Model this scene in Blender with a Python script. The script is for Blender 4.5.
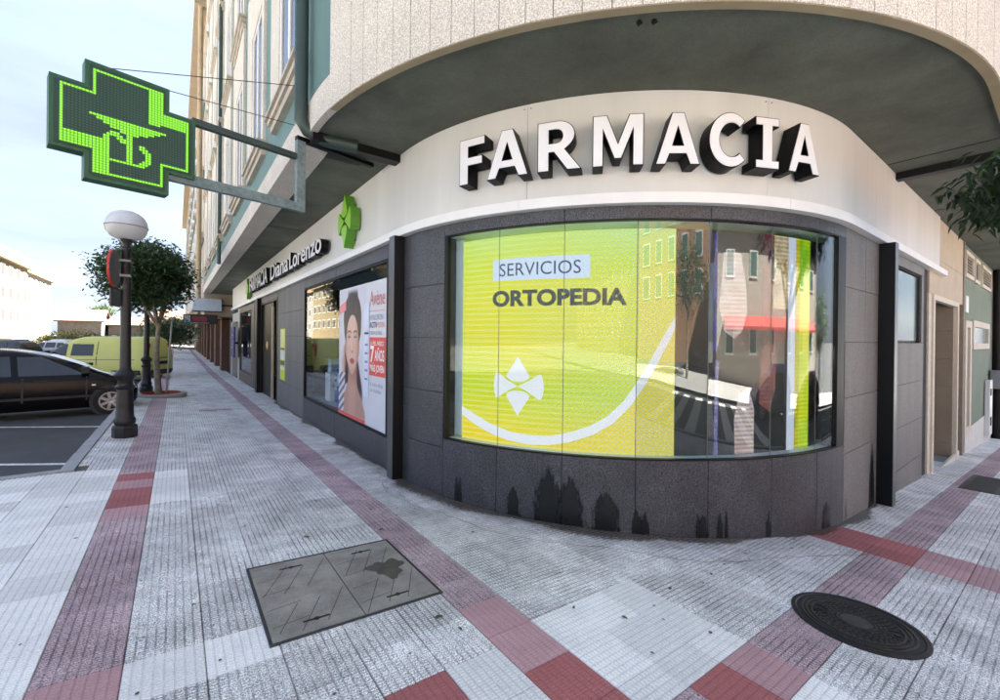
import bpy, bmesh, math, random
from mathutils import Vector, Matrix
random.seed(7)
SC = bpy.context.scene
for o in list(bpy.data.objects): bpy.data.objects.remove(o)
COL = SC.collection
rad = math.radians
PI = math.pi

# ------------------------------------------------------------------ camera
YAW = .6455
cam = bpy.data.cameras.new('camera'); cam.lens = 15.48; cam.sensor_width = 36; cam.sensor_fit = 'HORIZONTAL'
cam.shift_y = -.01056; cam.clip_start = .05; cam.clip_end = 3000
camo = bpy.data.objects.new('camera', cam); COL.objects.link(camo)
fw = Vector((math.sin(YAW), math.cos(YAW), math.tan(-.0024))).normalized()
q = fw.to_track_quat('-Z', 'Y').to_matrix().to_4x4()
camo.matrix_world = Matrix.Translation((0, 0, 1.6)) @ q @ Matrix.Rotation(.011, 4, 'Z')
SC.camera = camo

# ------------------------------------------------------------------ sky, sun, exposure
EXPO = 3.97
SUN_EL, SUN_DIR = 52, Vector((.89, .45))
w = bpy.data.worlds.new('World'); SC.world = w; w.use_nodes = True
wn = w.node_tree.nodes; wl = w.node_tree.links
bg = wn['Background']; bg.inputs[1].default_value = .05
sky = wn.new('ShaderNodeTexSky'); sky.sky_type = 'NISHITA'; sky.sun_disc = False
sky.sun_elevation = rad(SUN_EL); sky.sun_rotation = math.atan2(SUN_DIR.x, SUN_DIR.y)
sky.air_density = 1.0; sky.dust_density = 2.0; sky.ozone_density = 2.0
# thin even veil of high cloud over the clear sky, with faint streaks
wtc = wn.new('ShaderNodeTexCoord'); wmp = wn.new('ShaderNodeMapping'); wmp.inputs['Scale'].default_value = (1.2, 1.2, 6); wmp.inputs['Rotation'].default_value = (.25, .1, .4); wl.new(wtc.outputs['Generated'], wmp.inputs[0])
wnz = wn.new('ShaderNodeTexNoise'); wnz.inputs['Scale'].default_value = 1.6; wnz.inputs['Detail'].default_value = 6; wnz.inputs['Roughness'].default_value = .55; wl.new(wmp.outputs[0], wnz.inputs[0])
wrg = wn.new('ShaderNodeMapRange'); wrg.inputs[1].default_value = .35; wrg.inputs[2].default_value = .7; wrg.inputs[3].default_value = .76; wrg.inputs[4].default_value = .97; wl.new(wnz.outputs[0], wrg.inputs[0])
wmx = wn.new('ShaderNodeMix'); wmx.data_type = 'RGBA'; wl.new(wrg.outputs[0], wmx.inputs['Factor']); wl.new(sky.outputs[0], wmx.inputs['A']); wmx.inputs['B'].default_value = (.88, 1.02, 1.34, 1)
wl.new(wmx.outputs['Result'], bg.inputs[0])
sl = bpy.data.lights.new('sun', 'SUN'); sl.energy = 5.0; sl.angle = rad(.53); sl.color = (1, .95, .86)
so = bpy.data.objects.new('sun', sl); COL.objects.link(so)
ce = math.cos(rad(SUN_EL))
sd = Vector((SUN_DIR.normalized().x*ce, SUN_DIR.normalized().y*ce, math.sin(rad(SUN_EL))))
so.rotation_euler = sd.to_track_quat('Z', 'Y').to_euler()
SC.view_settings.view_transform = 'Standard'; SC.view_settings.look = 'None'
SC.view_settings.gamma = 1; SC.view_settings.exposure = EXPO; SC.view_settings.use_curve_mapping = False
EM = 2**-EXPO

# ------------------------------------------------------------------ materials
MATS = {}
def srgb(r, g, b):
    f = lambda c: (c/255/12.92 if c <= 10 else ((c/255+.055)/1.055)**2.4)
    return (f(r), f(g), f(b))
def nodes_of(name):
    m = bpy.data.materials.new(name); m.use_nodes = True
    return m, m.node_tree.nodes, m.node_tree.links, m.node_tree.nodes['Principled BSDF']
def mat(name, col, rough=.6, metal=0., var=.12, vscale=3., speck=0., sscale=150., sdark=.35, bump=0., bscale=200., spec=.5, obj=False, streak=False, rvar=0.):
    """plain surface with large soft variation, fine speckle and fine relief"""
    if name in MATS: return MATS[name]
    m, n, l, b = nodes_of(name)
    b.inputs['Roughness'].default_value = rough; b.inputs['Metallic'].default_value = metal
    b.inputs['Specular IOR Level'].default_value = spec
    geo = n.new('ShaderNodeTexCoord' if obj else 'ShaderNodeNewGeometry')
    co = geo.outputs['Object'] if obj else geo.outputs['Position']
    n1 = n.new('ShaderNodeTexNoise'); n1.inputs['Scale'].default_value = vscale; n1.inputs['Detail'].default_value = 6; n1.inputs['Roughness'].default_value = .65
    if streak:
        mp = n.new('ShaderNodeMapping'); mp.inputs['Scale'].default_value = (1, 1, .12); l.new(co, mp.inputs[0]); l.new(mp.outputs[0], n1.inputs[0])
    else: l.new(co, n1.inputs[0])
    r1 = n.new('ShaderNodeMapRange'); r1.inputs[1].default_value = .3; r1.inputs[2].default_value = .7
    r1.inputs[3].default_value = 1-var; r1.inputs[4].default_value = 1+var; l.new(n1.outputs[0], r1.inputs[0])
    mul = n.new('ShaderNodeVectorMath'); mul.operation = 'SCALE'; mul.inputs[0].default_value = col; l.new(r1.outputs[0], mul.inputs['Scale'])
    out = mul.outputs[0]
    if speck:
        n2 = n.new('ShaderNodeTexNoise'); n2.inputs['Scale'].default_value = sscale; n2.inputs['Detail'].default_value = 2; l.new(co, n2.inputs[0])
        r2 = n.new('ShaderNodeMapRange'); r2.inputs[1].default_value = .35; r2.inputs[2].default_value = .65
        r2.inputs[3].default_value = 1-speck*sdark*2; r2.inputs[4].default_value = 1+speck; l.new(n2.outputs[0], r2.inputs[0])
        m2 = n.new('ShaderNodeVectorMath'); m2.operation = 'SCALE'; l.new(out, m2.inputs[0]); l.new(r2.outputs[0], m2.inputs['Scale']); out = m2.outputs[0]
    l.new(out, b.inputs['Base Color'])
    if rvar:
        r3 = n.new('ShaderNodeMapRange'); r3.inputs[1].default_value = .3; r3.inputs[2].default_value = .7
        r3.inputs[3].default_value = rough-rvar; r3.inputs[4].default_value = rough+rvar; l.new(n1.outputs[0], r3.inputs[0]); l.new(r3.outputs[0], b.inputs['Roughness'])
    if bump:
        n3 = n.new('ShaderNodeTexNoise'); n3.inputs['Scale'].default_value = bscale; n3.inputs['Detail'].default_value = 3; l.new(co, n3.inputs[0])
        bp = n.new('ShaderNodeBump'); bp.inputs['Strength'].default_value = bump; bp.inputs['Distance'].default_value = .004
        l.new(n3.outputs[0], bp.inputs['Height']); l.new(bp.outputs[0], b.inputs['Normal'])
    MATS[name] = m; return m
def emit(name, col, strength=1.):
    if name in MATS: return MATS[name]
    m, n, l, b = nodes_of(name); b.inputs['Base Color'].default_value = (.02, .02, .02, 1)
    b.inputs['Emission Color'].default_value = (*col, 1); b.inputs['Emission Strength'].default_value = strength*EM
    MATS[name] = m; return m
def glass(name, tint=(.9, .95, .95), f0=.06, rough=0.):
    if name in MATS: return MATS[name]
    m = bpy.data.materials.new(name); m.use_nodes = True; n = m.node_tree.nodes; l = m.node_tree.links; n.clear()
    out = n.new('ShaderNodeOutputMaterial'); mx = n.new('ShaderNodeMixShader'); tr = n.new('ShaderNodeBsdfTransparent'); gl = n.new('ShaderNodeBsdfGlossy')
    tr.inputs[0].default_value = (*tint, 1); gl.inputs['Roughness'].default_value = rough
    g = n.new('ShaderNodeNewGeometry'); d = n.new('ShaderNodeVectorMath'); d.operation = 'DOT_PRODUCT'; l.new(g.outputs['Normal'], d.inputs[0]); l.new(g.outputs['Incoming'], d.inputs[1])
    a = n.new('ShaderNodeMath'); a.operation = 'ABSOLUTE'; l.new(d.outputs['Value'], a.inputs[0])
    s = n.new('ShaderNodeMath'); s.operation = 'SUBTRACT'; s.inputs[0].default_value = 1; l.new(a.outputs[0], s.inputs[1])
    pw = n.new('ShaderNodeMath'); pw.operation = 'POWER'; pw.inputs[1].default_value = 5; l.new(s.outputs[0], pw.inputs[0])
    ma = n.new('ShaderNodeMath'); ma.operation = 'MULTIPLY_ADD'; ma.inputs[1].default_value = 1-f0; ma.inputs[2].default_value = f0; l.new(pw.outputs[0], ma.inputs[0])
    l.new(ma.outputs[0], mx.inputs[0]); l.new(tr.outputs[0], mx.inputs[1]); l.new(gl.outputs[0], mx.inputs[2]); l.new(mx.outputs[0], out.inputs[0])
    MATS[name] = m; return m

# ------------------------------------------------------------------ mesh helpers
class MB:
    def __init__(s): s.v = []; s.f = []; s.uv = None
    def quad(s, a, b, c, d): i = len(s.v); s.v += [a, b, c, d]; s.f.append((i, i+1, i+2, i+3))
    def box(s, x0, x1, y0, y1, z0, z1, M=None):
        i = len(s.v); P = [(x, y, z) for z in (z0, z1) for x, y in ((x0, y0), (x1, y0), (x1, y1), (x0, y1))]
        if M is not None: P = [tuple(M @ Vector(q)) for q in P]
        s.v += P
        s.f += [tuple(i+k for k in f) for f in ((0, 3, 2, 1), (4, 5, 6, 7), (0, 1, 5, 4), (1, 2, 6, 5), (2, 3, 7, 6), (3, 0, 4, 7))]
        return s
    def lathe(s, prof, n=20, M=None, cap=True):
        i = len(s.v); k = len(prof)
        for r, z in prof:
            for j in range(n):
                a = 2*PI*j/n; q = Vector((r*math.cos(a), r*math.sin(a), z)); s.v.append(tuple(M @ q if M is not None else q))
        for a in range(k-1):
            for j in range(n): s.f.append((i+a*n+j, i+a*n+(j+1) % n, i+(a+1)*n+(j+1) % n, i+(a+1)*n+j))
        if cap: s.f.append(tuple(i+j for j in range(n-1, -1, -1))); s.f.append(tuple(i+(k-1)*n+j for j in range(n)))
        return s
    def tube(s, pts, rads, n=8):
        pts = [Vector(q) for q in pts]; rads = rads if isinstance(rads, (list, tuple)) else [rads]*len(pts)
        i = len(s.v); up = Vector((.13, .21, .97))
        for k, q in enumerate(pts):
            t = (pts[min(k+1, len(pts)-1)]-pts[max(k-1, 0)]).normalized()
            a = t.cross(up); a = a.normalized() if a.length > 1e-3 else Vector((1, 0, 0)); b = t.cross(a)
            for j in range(n): an = 2*PI*j/n; s.v.append(tuple(q+(a*math.cos(an)+b*math.sin(an))*rads[k]))
        for k in range(len(pts)-1):
            for j in range(n): s.f.append((i+k*n+j, i+k*n+(j+1) % n, i+(k+1)*n+(j+1) % n, i+(k+1)*n+j))
        s.f.append(tuple(i+j for j in range(n-1, -1, -1))); s.f.append(tuple(i+(len(pts)-1)*n+j for j in range(n)))
        return s
    def mesh(s, name, smooth=False):
        me = bpy.data.meshes.new(name); me.from_pydata([tuple(q) for q in s.v], [], s.f); me.update()
        bm = bmesh.new(); bm.from_mesh(me); bmesh.ops.recalc_face_normals(bm, faces=bm.faces[:]); bm.to_mesh(me); bm.free()
        if smooth:
            for pl in me.polygons: pl.use_smooth = True
            try: me.set_sharp_from_angle(angle=rad(40))
            except Exception: pass
        return me
    def build(s, name, m, parent=None, smooth=False, **k):
        return link(name, s.mesh(name, smooth), m, parent, **k)
def link(name, me, m, parent=None, label=None, cat=None, group=None, kind=None, loc=None):
    o = bpy.data.objects.new(name, me); COL.objects.link(o)
    if m is not None and me is not None and not me.materials: me.materials.append(m)
    if parent is not None:
        o.parent = parent
        if parent.type == 'EMPTY' or True: o.matrix_parent_inverse = parent.matrix_world.inverted()
    if loc is not None: o.location = loc
    return tag(o, label, cat, group, kind)
def tag(o, label=None, cat=None, group=None, kind=None):
    for k, v in (('label', label), ('category', cat), ('group', group), ('kind', kind)):
        if v: o[k] = v
    return o
def thing(name, loc, label, cat, group=None, kind=None, rz=0):
    o = bpy.data.objects.new(name, None); COL.objects.link(o); o.empty_display_size = .1
    o.location = loc; o.rotation_euler = (0, 0, rz); o.matrix_world = Matrix.Translation(loc) @ Matrix.Rotation(rz, 4, 'Z')
    return tag(o, label, cat, group, kind)
def curve2d(loops=None, text=None, size=1, extrude=0, offset=0, align='LEFT', res=4, spacing=1):
    """filled flat outline (with holes) or lettering -> (verts, faces) in its own plane"""
    if text is not None:
        cu = bpy.data.curves.new('t', 'FONT'); cu.body = text; cu.size = size; cu.align_x = align; cu.space_character = spacing; cu.resolution_u = res
    else:
        cu = bpy.data.curves.new('t', 'CURVE'); cu.dimensions = '2D'; cu.fill_mode = 'BOTH'
        for lp in loops:
            sp = cu.splines.new('POLY'); sp.points.add(len(lp)-1); sp.use_cyclic_u = True
            for q, (x, y) in zip(sp.points, lp): q.co = (x, y, 0, 1)
    cu.extrude = extrude; cu.offset = offset
    ob = bpy.data.objects.new('t', cu); COL.objects.link(ob); bpy.context.view_layer.update()
    me = bpy.data.meshes.new_from_object(ob.evaluated_get(bpy.context.evaluated_depsgraph_get()))
    v = [tuple(a.co) for a in me.vertices]; f = [tuple(a.vertices) for a in me.polygons]
    bpy.data.objects.remove(ob); bpy.data.curves.remove(cu); bpy.data.meshes.remove(me)
    return v, f
def mapped(vf, fn):
    b = MB(); b.v = [tuple(fn(*a)) for a in vf[0]]; b.f = list(vf[1]); return b
def width_of(v): xs = [a[0] for a in v]; return min(xs), max(xs)

# ------------------------------------------------------------------ the place: ground and facade line
GX, GY = .0684, .0133
def gz(x, y):
    xx = max(-1., min(45., x)); yy = max(-70., min(30., y))
    return -GX*xx-GY*yy
RF, CX, CY = 3.7259, 6.083, 5.2588
XW, YW = 2.3571, 1.5328
SQ = RF*PI/2
ZS, ZT, ZL, ZF = .457, 2.753, 2.902, 3.994
def P(s, z, o=0):
    """point on the facade line: s metres along it (0 where the left wall starts to curve), height z, o metres outwards"""
    if s < 0: return (XW-o, CY-s, z)
    if s > SQ: return (CX+s-SQ, YW-o, z)
    a = PI+s/RF; r = RF+o
    return (CX+r*math.cos(a), CY+r*math.sin(a), z)
def sY(y): return CY-y
def sX(x): return SQ+x-CX
def sT(deg): return rad(deg-180)*RF
def slab(s0, s1, z0, z1, o0, o1, seg=.12, b=None, zb=None):
    """curved box on the facade; zb(s) optionally gives the bottom height"""
    b = b or MB(); curved = s1 > 0 and s0 < SQ; n = max(1, int((s1-s0)/seg)) if curved else 1
    i = len(b.v)
    for k in range(n+1):
        s = s0+(s1-s0)*k/n; lo = zb(s) if zb else z0
        b.v += [P(s, lo, o0), P(s, z1, o0), P(s, z1, o1), P(s, lo, o1)]
    for k in range(n):
        a = i+4*k; c = a+4
        for e in range(4): b.f.append((a+e, a+(e+1) % 4, c+(e+1) % 4, c+e))
    b.f.append((i, i+3, i+2, i+1)); e = i+4*n; b.f.append((e, e+1, e+2, e+3))
    return b
def uvslab(me, fn):
    uv = me.uv_layers.new(name='UVMap')
    for lp in me.loops: uv.data[lp.index].uv = fn(me.vertices[lp.vertex_index].co)
def s_of(co):
    if co.y >= CY: return CY-co.y
    if co.x >= CX: return SQ+co.x-CX
    return (math.atan2(co.y-CY, co.x-CX) % (2*PI)-PI)*RF

# surfaces
ASPHALT = mat('asphalt', (.055, .057, .06), .85, var=.25, vscale=1.2, speck=.35, sscale=260, bump=.4, bscale=180)
KERB = mat('kerb_granite', (.34, .35, .36), .8, var=.15, speck=.2, sscale=180, bump=.2)
JOINT = mat('mortar', (.12, .115, .11), .9, var=.3, vscale=6)
GRANITE = None
def tile_mat(name, col, along_x, grime, speck, wear=.25):
    m, n, l, b = nodes_of(name); b.inputs['Roughness'].default_value = .72; b.inputs['Specular IOR Level'].default_value = .35
    g = n.new('ShaderNodeNewGeometry'); co = g.outputs['Position']
    sx = n.new('ShaderNodeSeparateXYZ'); l.new(co, sx.inputs[0])
    def groove(out, off, pitch, width):
        a = n.new('ShaderNodeMath'); a.operation = 'SUBTRACT'; l.new(out, a.inputs[0]); a.inputs[1].default_value = off
        d = n.new('ShaderNodeMath'); d.operation = 'DIVIDE'; l.new(a.outputs[0], d.inputs[0]); d.inputs[1].default_value = pitch
        f = n.new('ShaderNodeMath'); f.operation = 'FRACT'; l.new(d.outputs[0], f.inputs[0])
        c = n.new('ShaderNodeMath'); c.operation = 'PINGPONG'; c.inputs[1].default_value = .5; l.new(f.outputs[0], c.inputs[0])
        r = n.new('ShaderNodeMapRange'); r.interpolation_type = 'SMOOTHSTEP'; r.inputs[1].default_value = width*.4; r.inputs[2].default_value = width*1.6; l.new(c.outputs[0], r.inputs[0])
        return r.outputs[0]
    pa, pb = (T/8, T/16)
    ga = groove(sx.outputs[1 if along_x else 0], (Y0 if along_x else X0), pa, .11)
    gb = groove(sx.outputs[0 if along_x else 1], (X0 if along_x else Y0), pb*1.25 if along_x else pb, .16)
    mn = n.new('ShaderNodeMath'); mn.operation = 'MULTIPLY'; l.new(ga, mn.inputs[0])
    r0 = n.new('ShaderNodeMapRange'); r0.inputs[3].default_value = .22; l.new(gb, r0.inputs[0]); l.new(r0.outputs[0], mn.inputs[1])
    # wear: grooves fill up in places
    nw = n.new('ShaderNodeTexNoise'); nw.inputs['Scale'].default_value = 3.2; nw.inputs['Detail'].default_value = 5; l.new(co, nw.inputs[0])
    rw = n.new('ShaderNodeMapRange'); rw.inputs[1].default_value = .35; rw.inputs[2].default_value = .62; rw.inputs[3].default_value = wear; rw.inputs[4].default_value = 1; l.new(nw.outputs[0], rw.inputs[0])
    ns = n.new('ShaderNodeTexNoise'); ns.inputs['Scale'].default_value = 150; ns.inputs['Detail'].default_value = 2; l.new(co, ns.inputs[0])
    nl = n.new('ShaderNodeTexNoise'); nl.inputs['Scale'].default_value = 1.4; nl.inputs['Detail'].default_value = 7; nl.inputs['Roughness'].default_value = .7; l.new(co, nl.inputs[0])
    nd = n.new('ShaderNodeTexNoise'); nd.inputs['Scale'].default_value = 9; nd.inputs['Detail'].default_value = 6; l.new(co, nd.inputs[0])
    oi = n.new('ShaderNodeObjectInfo')
    ro = n.new('ShaderNodeMapRange'); ro.inputs[3].default_value = .84; ro.inputs[4].default_value = 1.1; l.new(oi.outputs['Random'], ro.inputs[0])
    def sc(vec, out):
        v = n.new('ShaderNodeVectorMath'); v.operation = 'SCALE'; l.new(out, v.inputs['Scale'])
        if isinstance(vec, tuple): v.inputs[0].default_value = vec
        else: l.new(vec, v.inputs[0])
        return v.outputs[0]
    def rng(out, a, c, lo, hi):
        r = n.new('ShaderNodeMapRange'); r.inputs[1].default_value = a; r.inputs[2].default_value = c; r.inputs[3].default_value = lo; r.inputs[4].default_value = hi; l.new(out, r.inputs[0]); return r.outputs[0]
    c = sc(col, ro.outputs[0])
    c = sc(c, rng(nl.outputs[0], .3, .7, 1-grime, 1+grime*.6))
    c = sc(c, rng(nd.outputs[0], .3, .7, 1-grime*.5, 1+grime*.4))
    c = sc(c, rng(ns.outputs[0], .38, .62, 1-speck, 1+speck*.75))
    mix = n.new('ShaderNodeMix'); mix.data_type = 'RGBA'; l.new(c, mix.inputs['B'])
    dk = n.new('ShaderNodeVectorMath'); dk.operation = 'MULTIPLY'; l.new(c, dk.inputs[0]); dk.inputs[1].default_value = (.40, .40, .41) if speck > .3 else (.80, .80, .81); l.new(dk.outputs[0], mix.inputs['A'])
    inv = n.new('ShaderNodeMath'); inv.operation = 'MULTIPLY_ADD'; inv.inputs[1].default_value = -1; inv.inputs[2].default_value = 1; l.new(mn.outputs[0], inv.inputs[0])
    wv = n.new('ShaderNodeMath'); wv.operation = 'MULTIPLY'; l.new(inv.outputs[0], wv.inputs[0]); l.new(rw.outputs[0], wv.inputs[1])
    hh = n.new('ShaderNodeMath'); hh.operation = 'MULTIPLY_ADD'; hh.inputs[1].default_value = -1; hh.inputs[2].default_value = 1; l.new(wv.outputs[0], hh.inputs[0])
    l.new(hh.outputs[0], mix.inputs['Factor'])
    # brown run-off stains along the foot of the curved wall
    sub = n.new('ShaderNodeVectorMath'); sub.operation = 'DISTANCE'; 
    fl = n.new('ShaderNodeCombineXYZ'); l.new(sx.outputs[0], fl.inputs[0]); l.new(sx.outputs[1], fl.inputs[1]); l.new(fl.outputs[0], sub.inputs[0]); sub.inputs[1].default_value = (CX, CY, 0)
    near = rng(sub.outputs['Value'], RF, RF+.62, 1, 0)
    nst = n.new('ShaderNodeTexNoise'); nst.inputs['Scale'].default_value = 5.5; nst.inputs['Detail'].default_value = 7; nst.inputs['Roughness'].default_value = .7; l.new(co, nst.inputs[0])
    add = n.new('ShaderNodeMath'); add.operation = 'ADD'; l.new(near, add.inputs[0]); l.new(nst.outputs[0], add.inputs[1])
    lim = rng(sx.outputs[0], 3.6, 4.6, 1, .35)
    stn = n.new('ShaderNodeMath'); stn.operation = 'MULTIPLY'; l.new(rng(add.outputs[0], .98, 1.42, 0, .85), stn.inputs[0]); l.new(lim, stn.inputs[1])
    gsel = n.new('ShaderNodeMath'); gsel.operation = 'MULTIPLY'; l.new(stn.outputs[0], gsel.inputs[0]); l.new(rng(hh.outputs[0], .2, 1, 1, .45), gsel.inputs[1])
    mx2 = n.new('ShaderNodeMix'); mx2.data_type = 'RGBA'; l.new(gsel.outputs[0], mx2.inputs['Factor']); l.new(mix.outputs['Result'], mx2.inputs['A']); mx2.inputs['B'].default_value = (.12, .095, .07, 1)
    l.new(mx2.outputs['Result'], b.inputs['Base Color'])
    bh = n.new('ShaderNodeMath'); bh.operation = 'MULTIPLY_ADD'; bh.inputs[1].default_value = .35; l.new(ns.outputs[0], bh.inputs[0]); l.new(hh.outputs[0], bh.inputs[2])
    bp = n.new('ShaderNodeBump'); bp.inputs['Strength'].default_value = .8 if speck > .3 else .55; bp.inputs['Distance'].default_value = .006; l.new(bh.outputs[0], bp.inputs['Height']); l.new(bp.outputs[0], b.inputs['Normal'])
    return m
T, X0, Y0 = .3277, -.1962, .8257
TCOL = {'grey': (.85, .845, .83), 'light': (.95, .945, .92), 'purple': (.58, .44, .47), 'pink': (.56, .34, .355), 'red': (.47, .16, .16)}
TM = {}
for k, c in TCOL.items():
    for ax in (0, 1): TM[k, ax] = tile_mat('tile_%s_%d' % (k, ax), c, bool(ax), *((.26, .55) if k in ('grey', 'purple') else (.1, .14)), wear=.25 if k in ('grey', 'purple') else .8)

# ------------------------------------------------------------------ ground sheet / roads
def sheet(xs, ys, dz):
    b = MB(); nx = len(xs)
    for y in ys:
        for x in xs: b.v.append((x, y, gz(x, y)+dz))
    for j in range(len(ys)-1):
        for i in range(nx-1): a = j*nx+i; b.f.append((a, a+1, a+nx+1, a+nx))
    return b
xs = [-1500, -600, -250, -120, -60, -30, -15, -8, -4, -1, 0, 2, 5, 10, 20, 45, 120, 400, 1500]
ys = [-1500, -600, -250, -120, -70, -40, -20, -10, -5, 0, 5, 10, 20, 30, 40, 70, 110, 250, 600, 1500]
road = sheet(xs, ys, -.135).build('road', ASPHALT, kind='structure')
tag(road, 'dark asphalt road and parking area beside the tiled pavement', 'road')

bounce_ground = sheet([-90, -60, -30, -15.5, -9.5], [-60, -40, -20, 0, 20, 30, 60, 112], -.13)
bounce_ground.build('bounce_ground', mat('pale_bounce_ground', (.34, .325, .30), .85, var=.12, vscale=.6, speck=.1), kind='structure')  # pale ground sheet added to bounce sunlight into the shaded corner
# pavement bed (mortar) under the tiles, with kerb stones
YK, XK = 7.12, -.96           # the parking bay starts at YK, the kerb runs at XK
bed = MB()
def bedrect(x0, x1, y0, y1):
    nx = max(1, int((x1-x0)/3)); ny = max(1, int((y1-y0)/6))
    xs_ = [x0+(x1-x0)*i/nx for i in range(nx+1)]; ys_ = [y0+(y1-y0)*i/ny for i in range(ny+1)]
    if x0 < -1 < x1: xs_ = sorted(xs_+[-1.])
    s = sheet(xs_, ys_, -.012); i = len(bed.v); bed.v += s.v; bed.f += [tuple(a+i for a in f) for f in s.f]
bedrect(-9, 45, -2.3, YK); bedrect(XK, 3.2, YK, 30); bedrect(XK, 3.2, 30, 95)
pave = bed.build('pavement', JOINT, kind='structure')
tag(pave, 'tiled pavement of grey and reddish relief tiles round the corner', 'pavement')
kw = .13
for k in range(60):
    y0 = YK+k*1.0; b = MB(); xa, xb = XK-kw, XK
    if y0 > 70: break
    za, zb_ = gz(XK, y0), gz(XK, y0+1)
    b.box(xa, xb, y0+.006, y0+.994, za-.2, za+.012)
    b.build('kerb_stone', KERB, pave)
for k in range(8):
    x1 = XK-kw-.004-k*1.0; b = MB(); b.box(x1-.994, x1, YK-.03, YK+kw-.03, gz(-1, YK)-.2, gz(-1, YK)+.01); b.build('kerb_stone', KERB, pave)
for k in range(50):
    x0 = -9+k; b = MB(); b.box(x0+.004, x0+.996, -2.43, -2.3, 0, .2)
    b.v = [(x, y, z-.19+gz(x, y)) for x, y, z in b.v]; b.build('kerb_stone', KERB, pave)

# tiles: column lines and row lines (some columns are laid with an offset, so cut tiles occur)
def col_edges(i): return X0+i*T+(.4*T if i >= 13 else 0)
def row_shift(i): return .6*T if 5 <= i <= 8 else (.33*T if i in (3, 4) else 0)
def tile_kind(i, j):
    if i == -1: 
        return {17: 'red', 16: 'pink', 15: 'red', 14: 'red', 13: 'pink', 5: 'pink', 4: 'pink'}.get(j, 'purple')
    if i < -1: return 'light' if j < 19 else 'grey'
    if j == 0 and i >= 3:
        return {8: 'pink', 7: 'red', 16: 'red', 17: 'red'}.get(i, 'purple')
    if i == 5 and j > 0: return {3: 'pink', 2: 'pink', 1: 'red'}.get(j, 'purple')
    if i in (16, 17): return 'red' if j >= 0 else 'pink'
    if 6 <= i <= 8 and 1 <= j <= 2: return 'light'
    if j < 0 and i <= 8: return 'light'
    if i == 0 and j in (14, 15, 16, 17): return 'light'
    if i == 0 and j == 5 or i == 1 and j == 5: return 'light'
    if i == 4 and 0 < j <= 2: return 'light'
    if i == 3 and j in (2, 1): return 'red'
    if i in (2, 3) and j == 35: return 'purple'
    if i in (1, 2) and j == 58: return 'purple'
    return 'grey'
COVER = (.41, 1.46, 2.55, 3.53); MH = (3.62, .84, .36)
def in_wall(x, y):       # inside the building line
    if x > CX: return y > YW-.0
    if y > CY: return x > XW
    return x > XW and y > YW and math.hypot(x-CX, y-CY) < RF
def pxl(x, y, z):
    v = camo.matrix_world.inverted() @ Vector((x, y, z))
    if v.z > -.2: return None
    return 500+430*v.x/-v.z, 339.4-430*v.y/-v.z
cells = []
for i in range(-8, 80):
    x0, x1 = col_edges(i), col_edges(i+1)
    for j in range(-9, 230):
        y0, y1 = Y0+j*T, Y0+(j+1)*T
        sh = row_shift(i)
        if sh and j >= 1:
            if j == 1: cells.append((i, j, x0, x1, y0, y0+sh, tile_kind(i, 1)))
            y0 += sh; y1 += sh
        cells.append((i, j, x0, x1, y0, y1, tile_kind(i, j)))
tiles = []
for i, j, x0, x1, y0, y1, kd in cells:
    if x0 < XK < x1 and y0 > YK-.04: x0 = XK+.004
    if x0 < XK-.01 and y1 > YK-.03: 
        if y0 > YK-.03: continue
        y1 = YK-.034
    if x1 < XK: pass
    elif x0 < XK < x1 and y0 > YK-.04: x0 = XK+.004
    if x1-x0 < .03 or y1-y0 < .03: continue
    cs = [(x0, y0), (x1, y0), (x1, y1), (x0, y1)]
    inw = [in_wall(*c) for c in cs]
    if all(inw): continue
    if COVER[0]-.01 <= x0 and x1 <= COVER[1]+.01 and COVER[2] <= y0 and y1 <= COVER[3]: continue
    if y0 > 34 and x0 > 2.4 or x0 > 3 and y0 > 1.9+3.4: continue
    c = pxl((x0+x1)/2, (y0+y1)/2, gz((x0+x1)/2, (y0+y1)/2)); area = 0
    if c and -60 < c[0] < 1060 and c[1] < 770:
        d = math.hypot((x0+x1)/2, (y0+y1)/2); area = (x1-x0)*(y1-y0)/d**3
    ax = 1 if x0 > X0+5.9*T or y0 < Y0 else 0
    tiles.append((area, x0, x1, y0, y1, kd, ax, any(inw)))
tiles.sort(key=lambda t: -t[0])
def tile_geo(b, x0, x1, y0, y1, h=0., e=.0016, c=.003):
    """a slab with chamfered upper edge, following the slope of the ground"""
    i = len(b.v)
    for (k, z) in ((e, -.02), (e, -c+h), (e+c, h)):
        for x, y in ((x0+k, y0+k), (x1-k, y0+k), (x1-k, y1-k), (x0+k, y1-k)): b.v.append((x, y, gz(x, y)+z))
    for r in (0, 4):
        for q_ in range(4): b.f.append((i+r+q_, i+r+(q_+1) % 4, i+r+4+(q_+1) % 4, i+r+4+q_))
    b.f.append((i+8, i+9, i+10, i+11))
shared = {}; rest = {}
rng_t = random.Random(3); nind = 0
for t in tiles:
    area, x0, x1, y0, y1, kd, ax, edge = t
    h = rng_t.uniform(-.0012, .0012)
    # utility cover and manhole cut into tiles they overlap: those tiles are clipped by simply ending at the frame (frame sits proud)
    if nind < 300 and area > 0:
        nind += 1
        key = (round(x1-x0, 4), round(y1-y0, 4), kd, ax, x0 < -1, x0 if x0 < -1 < x1 else 0)
        if key not in shared:
            b = MB(); tile_geo(b, x0, x1, y0, y1); ox, oy, oz = x0, y0, gz(x0, y0)
            b.v = [(x-ox, y-oy, z-oz) for x, y, z in b.v]; me = b.mesh('paving_tile'); me.materials.append(TM[kd, ax]); shared[key] = me
        o = link('paving_tile', shared[key], None, pave, loc=(x0, y0, gz(x0, y0)+h))
    else:
        b = rest.setdefault((kd, ax), MB()); tile_geo(b, x0, x1, y0, y1, h)
for (kd, ax), b in rest.items(): b.build('paving_tiles', TM[kd, ax], pave, kind='stuff')

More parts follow.
